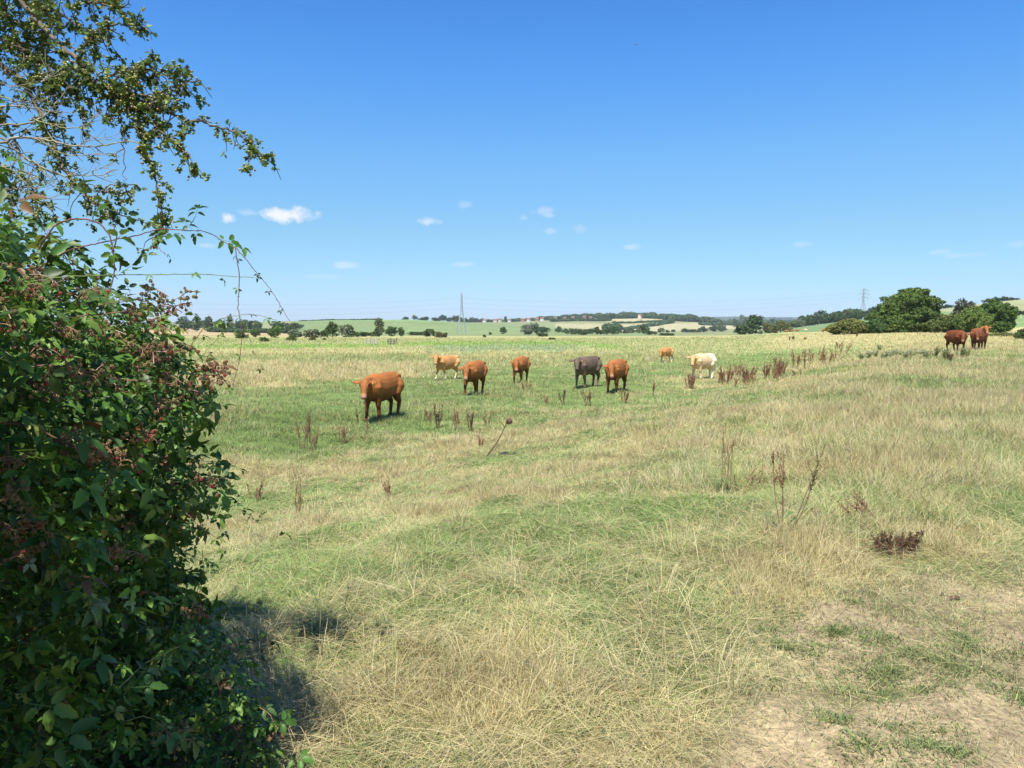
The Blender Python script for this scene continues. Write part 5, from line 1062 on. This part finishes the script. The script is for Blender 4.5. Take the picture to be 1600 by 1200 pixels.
CL = [(300, 468, 2.4, 3), (288, 490, 2.4, 4), (268, 478, 2.35, 0), (250, 455, 2.3, 0), (240, 470, 2.3, 1), (228, 505, 2.3, 5), (352, 575, 2.45, 0), (340, 588, 2.45, 1), (368, 578, 2.45, 1), (330, 572, 2.42, 5), (318, 600, 2.4, 4), (335, 604, 2.4, 2), (305, 612, 2.4, 0), (280, 590, 2.35, 0), (262, 545, 2.3, 0), (247, 560, 2.3, 2), (275, 565, 2.35, 5),
      (240, 580, 2.3, 0), (285, 545, 2.35, 1), (115, 515, 2.05, 0), (135, 530, 2.05, 1), (90, 545, 2.0, 5), (20, 430, 1.95, 0), (10, 445, 1.95, 2), (5, 400, 1.95, 0), (30, 475, 1.95, 0), (15, 510, 1.9, 5), (45, 500, 1.95, 0), (120, 575, 2.1, 2), (140, 590, 2.1, 0), (170, 580, 2.15, 5), (105, 590, 2.05, 1), (190, 590, 2.2, 1),
      (115, 690, 2.0, 2), (130, 700, 2.0, 0), (145, 700, 2.0, 5), (125, 712, 2.0, 0), (195, 715, 2.1, 0), (210, 720, 2.15, 1), (185, 705, 2.1, 0), (165, 715, 2.05, 5), (25, 715, 1.9, 4), (10, 730, 1.9, 0), (40, 780, 1.9, 2), (20, 790, 1.9, 3), (55, 800, 1.9, 0), (10, 815, 1.9, 0), (50, 825, 1.9, 5), (30, 840, 1.9, 2), (65, 850, 1.92, 4), (15, 862, 1.9, 4), (45, 870, 1.9, 2), (198, 855, 2.1, 5), (205, 862, 2.1, 1),
      (240, 685, 2.3, 5), (225, 690, 2.25, 1), (275, 640, 2.35, 0), (262, 620, 2.35, 1), (255, 510, 2.3, 0), (325, 750, 2.5, 1), (330, 745, 2.5, 5), (275, 1135, 2.3, 4), (285, 1150, 2.3, 2), (290, 1165, 2.3, 3), (262, 1138, 2.3, 3), (310, 955, 2.6, 1), (80, 610, 2.0, 0), (130, 620, 2.1, 1), (60, 460, 1.95, 5), (145, 470, 2.1, 1), (215, 540, 2.25, 0), (75, 430, 2.0, 1), (180, 520, 2.15, 0)]
for i, (a, b, D, v) in enumerate(CL):
    o = kid('berry_cluster', BC[v % 6]); o.location = Vector(W(a, b, D) - B0 - np.array([.03, .03, 0])); o.rotation_euler = (RS.uniform(-.5, .5), RS.uniform(-.6, .6), RS.uniform(-1.2, .8))

# ------------------------------------------------------------------ hawthorn above it
hw = empty('hawthorn_tree', (-3.6, 3.4, float(zfun(-3.6, 3.4)[0])), 'hawthorn boughs with small leaves and green haws hanging into the sky at top left', 'tree')
H0 = np.array(hw.location)
def lobed():
    pts = [(0, 0), (.16, .18), (.42, .30), (.22, .42), (.46, .62), (.20, .66), (.16, .92), (0, 1.0)]; R_ = pts; L_ = [(-a, b) for a, b in pts[1:-1]][::-1]
    v = np.array([(a, b, abs(a)*.25 - .12*b*b) for a, b in R_ + L_] + [(0, .5, -.05)]); n = len(v) - 1; return v, np.array([[n, i, (i+1) % n] for i in range(n)])
HV, HF = lobed(); HC = [np.array(c) for c in ((.10, .16, .028), (.16, .23, .04), (.055, .09, .022), (.22, .26, .05))]
BARK = np.array([.15, .115, .075])
HL, HB, HT, HTR = [], [], [], []       # leaf points, haw points, twig lines, radii
def spray(line, n, ln0, ln1, seed, leafy_=9, haws=4, stray=1.0):
    rs = np.random.RandomState(seed)
    for _ in range(n):
        i = rs.randint(1, len(line)); p = line[i]; t = unit(line[i]-line[i-1]); d = unit(t*.5 + rs.normal(0, .8, 3)*stray + (0, 0, -.15)); L_ = rs.uniform(ln0, ln1)
        tw = smooth_line([p, p + d*L_*.5 + rs.normal(0, .012, 3), p + d*L_ + (0, 0, -.02)], 6); HT.append(tw); HTR.append(np.linspace(.0028, .001, 6))
        for c in range(max(2, int(L_/.028))):
            q = tw[rs.randint(1, 6)] + rs.normal(0, .006, 3)
            for _k in range(rs.randint(2, 5) if leafy_ else 0): HL.append((*q, *unit(d*.3 + rs.normal(0, .8, 3)), rs.uniform(.016, .028)))
            if rs.uniform() < haws/10:
                for _k in range(rs.randint(2, 6)): HB.append((*(q + rs.normal(0, .010, 3)), rs.uniform(.0042, .0058)))
def bough(pts, D0, D1, r0, r1, n, l0=.05, l1=.15, seed=0, haws=4, parent=None, name='branch', leafy_=9):
    ln = smooth_line(PX(pts, D0, D1), max(14, 6*len(pts))); ln[1:-1] += np.random.RandomState(seed).normal(0, .004, ln[1:-1].shape); V, F_ = tubes([ln - H0], [np.linspace(r0, r1, len(ln))], 7)
    link(name, np_mesh(name, V, F_, MBARK, np.tile(BARK, (len(V), 1)), True), hw); spray(ln, n, l0, l1, seed+100, leafy_, haws)
    return ln
bough([(-120, -120), (-30, -60), (30, 0), (70, 45), (95, 72), (120, 92)], 3.2, 3.0, .013, .008, 26, seed=1)
bough([(120, 92), (150, 128), (180, 148), (210, 165), (232, 172)], 3.0, 2.95, .008, .005, 44, .04, .15, seed=2, haws=5)
bough([(195, 155), (245, 165), (285, 185), (320, 192), (350, 200), (375, 212), (395, 232), (414, 246)], 3.0, 2.9, .006, .002, 40, .025, .085, seed=3, haws=6)
bough([(150, 125), (200, 110), (240, 112), (275, 125), (300, 128)], 3.0, 2.95, .006, .002, 55, .03, .12, seed=4, haws=6)
bough([(160, 135), (200, 145), (240, 150), (275, 150)], 2.95, 2.95, .005, .002, 40, .03, .11, seed=14, haws=6)
bough([(115, 85), (140, 65), (165, 45), (190, 35), (212, 40)], 3.05, 3.0, .005, .002, 30, .03, .11, seed=5, haws=6)
bough([(70, -40), (110, -10), (150, 5), (185, 10), (205, 8)], 3.1, 3.0, .007, .002, 38, .03, .12, seed=6)
bough([(205, 185), (222, 222), (236, 258), (248, 300), (252, 340), (250, 368)], 2.95, 2.9, .005, .002, 44, .02, .075, seed=7, haws=7)
bough([(188, 178), (192, 225), (195, 270), (196, 300)], 2.95, 2.95, .0025, .0012, 8, .02, .06, seed=8, haws=6)
bough([(127, 165), (128, 200), (130, 245)], 3.0, 3.0, .002, .001, 4, .02, .05, seed=9, haws=6)
bough([(235, 190), (262, 215), (285, 235), (305, 258)], 2.95, 2.9, .004, .002, 26, .02, .09, seed=10, haws=7)
bough([(-60, 40), (0, 100), (40, 130), (60, 175), (80, 215), (95, 255), (120, 290), (150, 318), (185, 335)], 3.3, 3.1, .014, .003, 74, .04, .12, seed=11, haws=3)
bough([(-80, 10), (-10, 55), (40, 80), (80, 110), (105, 140)], 3.3, 3.1, .012, .004, 60, .05, .16, seed=12, haws=4)
bough([(-100, -60), (-20, -20), (40, 5), (90, 20), (120, 40)], 3.3, 3.1, .012, .004, 60, .05, .17, seed=13, haws=4)
bough([(-60, 60), (-10, 75), (30, 70), (55, 60)], 3.4, 3.3, .010, .004, 34, .05, .16, seed=15, haws=4)
bough([(40, 130), (75, 120), (110, 118), (135, 130)], 3.1, 3.05, .006, .002, 36, .04, .13, seed=16, haws=3)
bough([(100, 265), (130, 300), (135, 315), (160, 302), (190, 300), (205, 308)], 3.05, 3.0, .003, .0015, 16, .02, .07, seed=17, haws=6)
bough([(-70, 120), (-10, 170), (20, 215), (35, 260), (50, 300), (60, 340)], 3.5, 3.3, .010, .003, 56, .05, .15, seed=21, haws=2)
bough([(-80, 200), (-20, 240), (0, 280), (20, 320)], 3.5, 3.3, .008, .003, 44, .05, .15, seed=22, haws=2)
bough([(60, 60), (75, 110), (85, 160), (92, 200), (110, 240)], 3.3, 3.2, .006, .002, 40, .04, .12, seed=23, haws=2)
bough([(-60, 0), (0, 20), (50, 45), (75, 60)], 3.4, 3.3, .009, .003, 44, .05, .16, seed=24, haws=3)
# trunk and the crown out of the picture
V, F_ = tubes([smooth_line([(0, 0, -.3), (.1, -.1, 1.0), (.25, -.15, 2.0), (.7, -.3, 3.1)], 12), smooth_line([(.2, -.1, 1.8), (.9, -.2, 2.3), (1.4, -.3, 2.4)], 8), smooth_line([(.5, -.25, 2.7), (.3, .6, 3.4), (.2, 1.2, 3.9)], 8)], [np.linspace(.11, .04, 12), np.linspace(.05, .02, 8), np.linspace(.05, .02, 8)], 8)
link('trunk', np_mesh('trunk', V, F_, MBARK, np.tile(BARK*.8, (len(V), 1)), True), hw)
rs = np.random.RandomState(77)
for i in range(34):
    c = np.array([rs.uniform(-4.6, -2.6), rs.uniform(2.4, 5.0), rs.uniform(2.6, 4.4)]); e = c + unit(rs.normal(0, 1, 3))*.7; a, b, c2 = proj(np.array([c, e]))
    if (a > -70).any(): continue
    spray(smooth_line([c, (c+e)/2 + rs.normal(0, .05, 3), e], 10), 30, .05, .2, i + 500, 9, 3)
# unseen bough added above and left of the view to shade the lower bramble
n = 3400; P = np.stack([RS.uniform(-2.7, -1.15, n), RS.uniform(.2, 1.3, n), RS.uniform(2.25, 3.0, n)], -1); P[:, 2] += (fbm(P[:, 0]*2, P[:, 1]*2, 9, 2) - .5)*.5
a_, b_, c_ = proj(P); P = P[(c_ < .1) | (a_ < -220) | (b_ < -220)]
V, F_ = scatter(LVs, [LFs], frames(RS.normal(0, 1, P.shape), unit(RS.normal(0, .6, P.shape) + (0, 0, .8))), RS.uniform(.06, .11, len(P)), P - H0); link('added_shade_foliage', np_mesh('added_shade_foliage', V, F_, MHAW, np.repeat((np.array(HC)[RS.randint(0, 3, len(P))])[:, None], len(LVs), 1).reshape(-1, 3), True), hw)
V, F_ = tubes([smooth_line([(.35, -.2, 2.1), (1.0, -1.2, 2.6), (1.5, -2.2, 2.7), (2.0, -2.9, 2.6)], 14)], [np.linspace(.045, .012, 14)], 7); link('branch', np_mesh('branch', V, F_, MBARK, np.tile(BARK, (len(V), 1)), True), hw)  # limb of the added shading bough
A = np.array(HL); nL = len(A); Rv = frames(A[:, 3:6], unit(RS.normal(0, .6, (nL, 3)) + (0, -.2, .8))); V, F_ = scatter(HV, [HF], Rv, A[:, 6], A[:, :3] - H0)
cc = np.array(HC)[RS.choice(4, nL, p=[.4, .25, .25, .1])]*RS.uniform(.7, 1.25, nL)[:, None]; link('foliage', np_mesh('foliage', V, F_, MHAW, np.repeat(cc[:, None], len(HV), 1).reshape(-1, 3)), hw)
A = np.array(HB); nB = len(A); V, F_ = scatter(IV, [IF], np.tile(np.eye(3), (nB, 1, 1)), A[:, 3], A[:, :3] - H0); cc = np.array([(.24, .27, .06), (.30, .22, .06), (.19, .25, .05)])[RS.randint(0, 3, nB)]
o = link('haws', np_mesh('haws', V, F_, MBERRY, np.repeat(cc[:, None], len(IV), 1).reshape(-1, 3), True), hw); o['kind'] = 'stuff'
V, F_ = tubes([t - H0 for t in HT], HTR, 3); o = link('twigs', np_mesh('twigs', V, F_, MBARK, np.tile(BARK*.8, (len(V), 1))), hw); o['kind'] = 'stuff'; print('haw', nL, nB, len(HT))
# bare lichen covered twigs
db = empty('dead_branch', W(-60, 240, 2.7), 'bare pale dead branch with yellow lichen fanning out at the left edge', 'branch'); E0 = np.array(db.location); LICH = np.array([.30, .27, .12]); GRB = np.array([.27, .24, .19])
rs = np.random.RandomState(9)
for i, (pts, r) in enumerate((([(-60, 240), (-10, 225), (30, 215), (65, 216), (100, 226), (150, 228), (205, 220)], .0062), ([(-40, 200), (10, 195), (55, 190), (85, 165), (105, 135)], .0045), ([(-60, 250), (0, 215), (30, 240), (60, 258), (90, 272), (130, 274), (178, 273)], .005), ([(-40, 180), (20, 165), (60, 170), (100, 178)], .0045),
                           ([(-50, 130), (0, 150), (40, 160), (85, 150)], .004), ([(60, 216), (95, 240), (130, 242), (165, 240)], .003), ([(50, 185), (80, 195), (120, 200), (160, 175)], .0032), ([(-40, 310), (0, 296), (30, 294), (50, 280), (60, 276)], .006), ([(20, 295), (45, 300), (65, 288), (85, 284)], .003), ([(30, 240), (60, 262), (85, 280), (120, 293)], .003),
                           ([(-40, 270), (10, 262), (40, 285), (75, 310)], .0035), ([(-30, 115), (20, 135), (50, 130)], .003), ([(65, 130), (80, 108)], .002), ([(120, 228), (150, 215), (170, 216)], .002), ([(130, 274), (155, 262), (172, 258)], .0018))):
    ln = smooth_line(PX(pts, 2.62 + .02*(i % 5), 2.7) - E0, 6*len(pts)); ln[1:-1] += rs.normal(0, .002, ln[1:-1].shape); L = [ln]; R = [np.linspace(r, r*.25, len(ln))]
    for _ in range(3*len(pts)//1):
        j = rs.randint(2, len(ln)); d = unit(unit(ln[j]-ln[j-1])*.9 + rs.normal(0, .5, 3)); q = ln[j]; L_ = rs.uniform(.02, .09); L.append(smooth_line([q, q + d*L_*.5 + rs.normal(0, .004, 3), q + d*L_], 5)); R.append(np.linspace(r*.35, .0007, 5))
    V, F_ = tubes(L, R, 5); c = np.where((fbm(V[:, 0]*30, V[:, 2]*30, 3, 2) > .55)[:, None], LICH, GRB); link('twig', np_mesh('twig', V, F_, MBARK, c, True), db)

# ------------------------------------------------------------------ haze
HAZE = 7.2e-5
v, q, _ = boxv(-11500, 11500, -11500, 11500, -130, 150)
mh = bpy.data.materials.new('haze_air'); mh.use_nodes = True; t = mh.node_tree; t.nodes.clear(); oo = NN(t, 'ShaderNodeOutputMaterial'); pv = NN(t, 'ShaderNodeVolumePrincipled'); pv.inputs['Color'].default_value = (.80, .90, 1, 1); pv.inputs['Density'].default_value = HAZE; pv.inputs['Anisotropy'].default_value = 0.0
t.links.new(pv.outputs[0], oo.inputs['Volume']); o = link('haze', np_mesh('haze', v, q, mh)); tag(o, 'thin blue summer haze over the far land', None, kind='stuff')
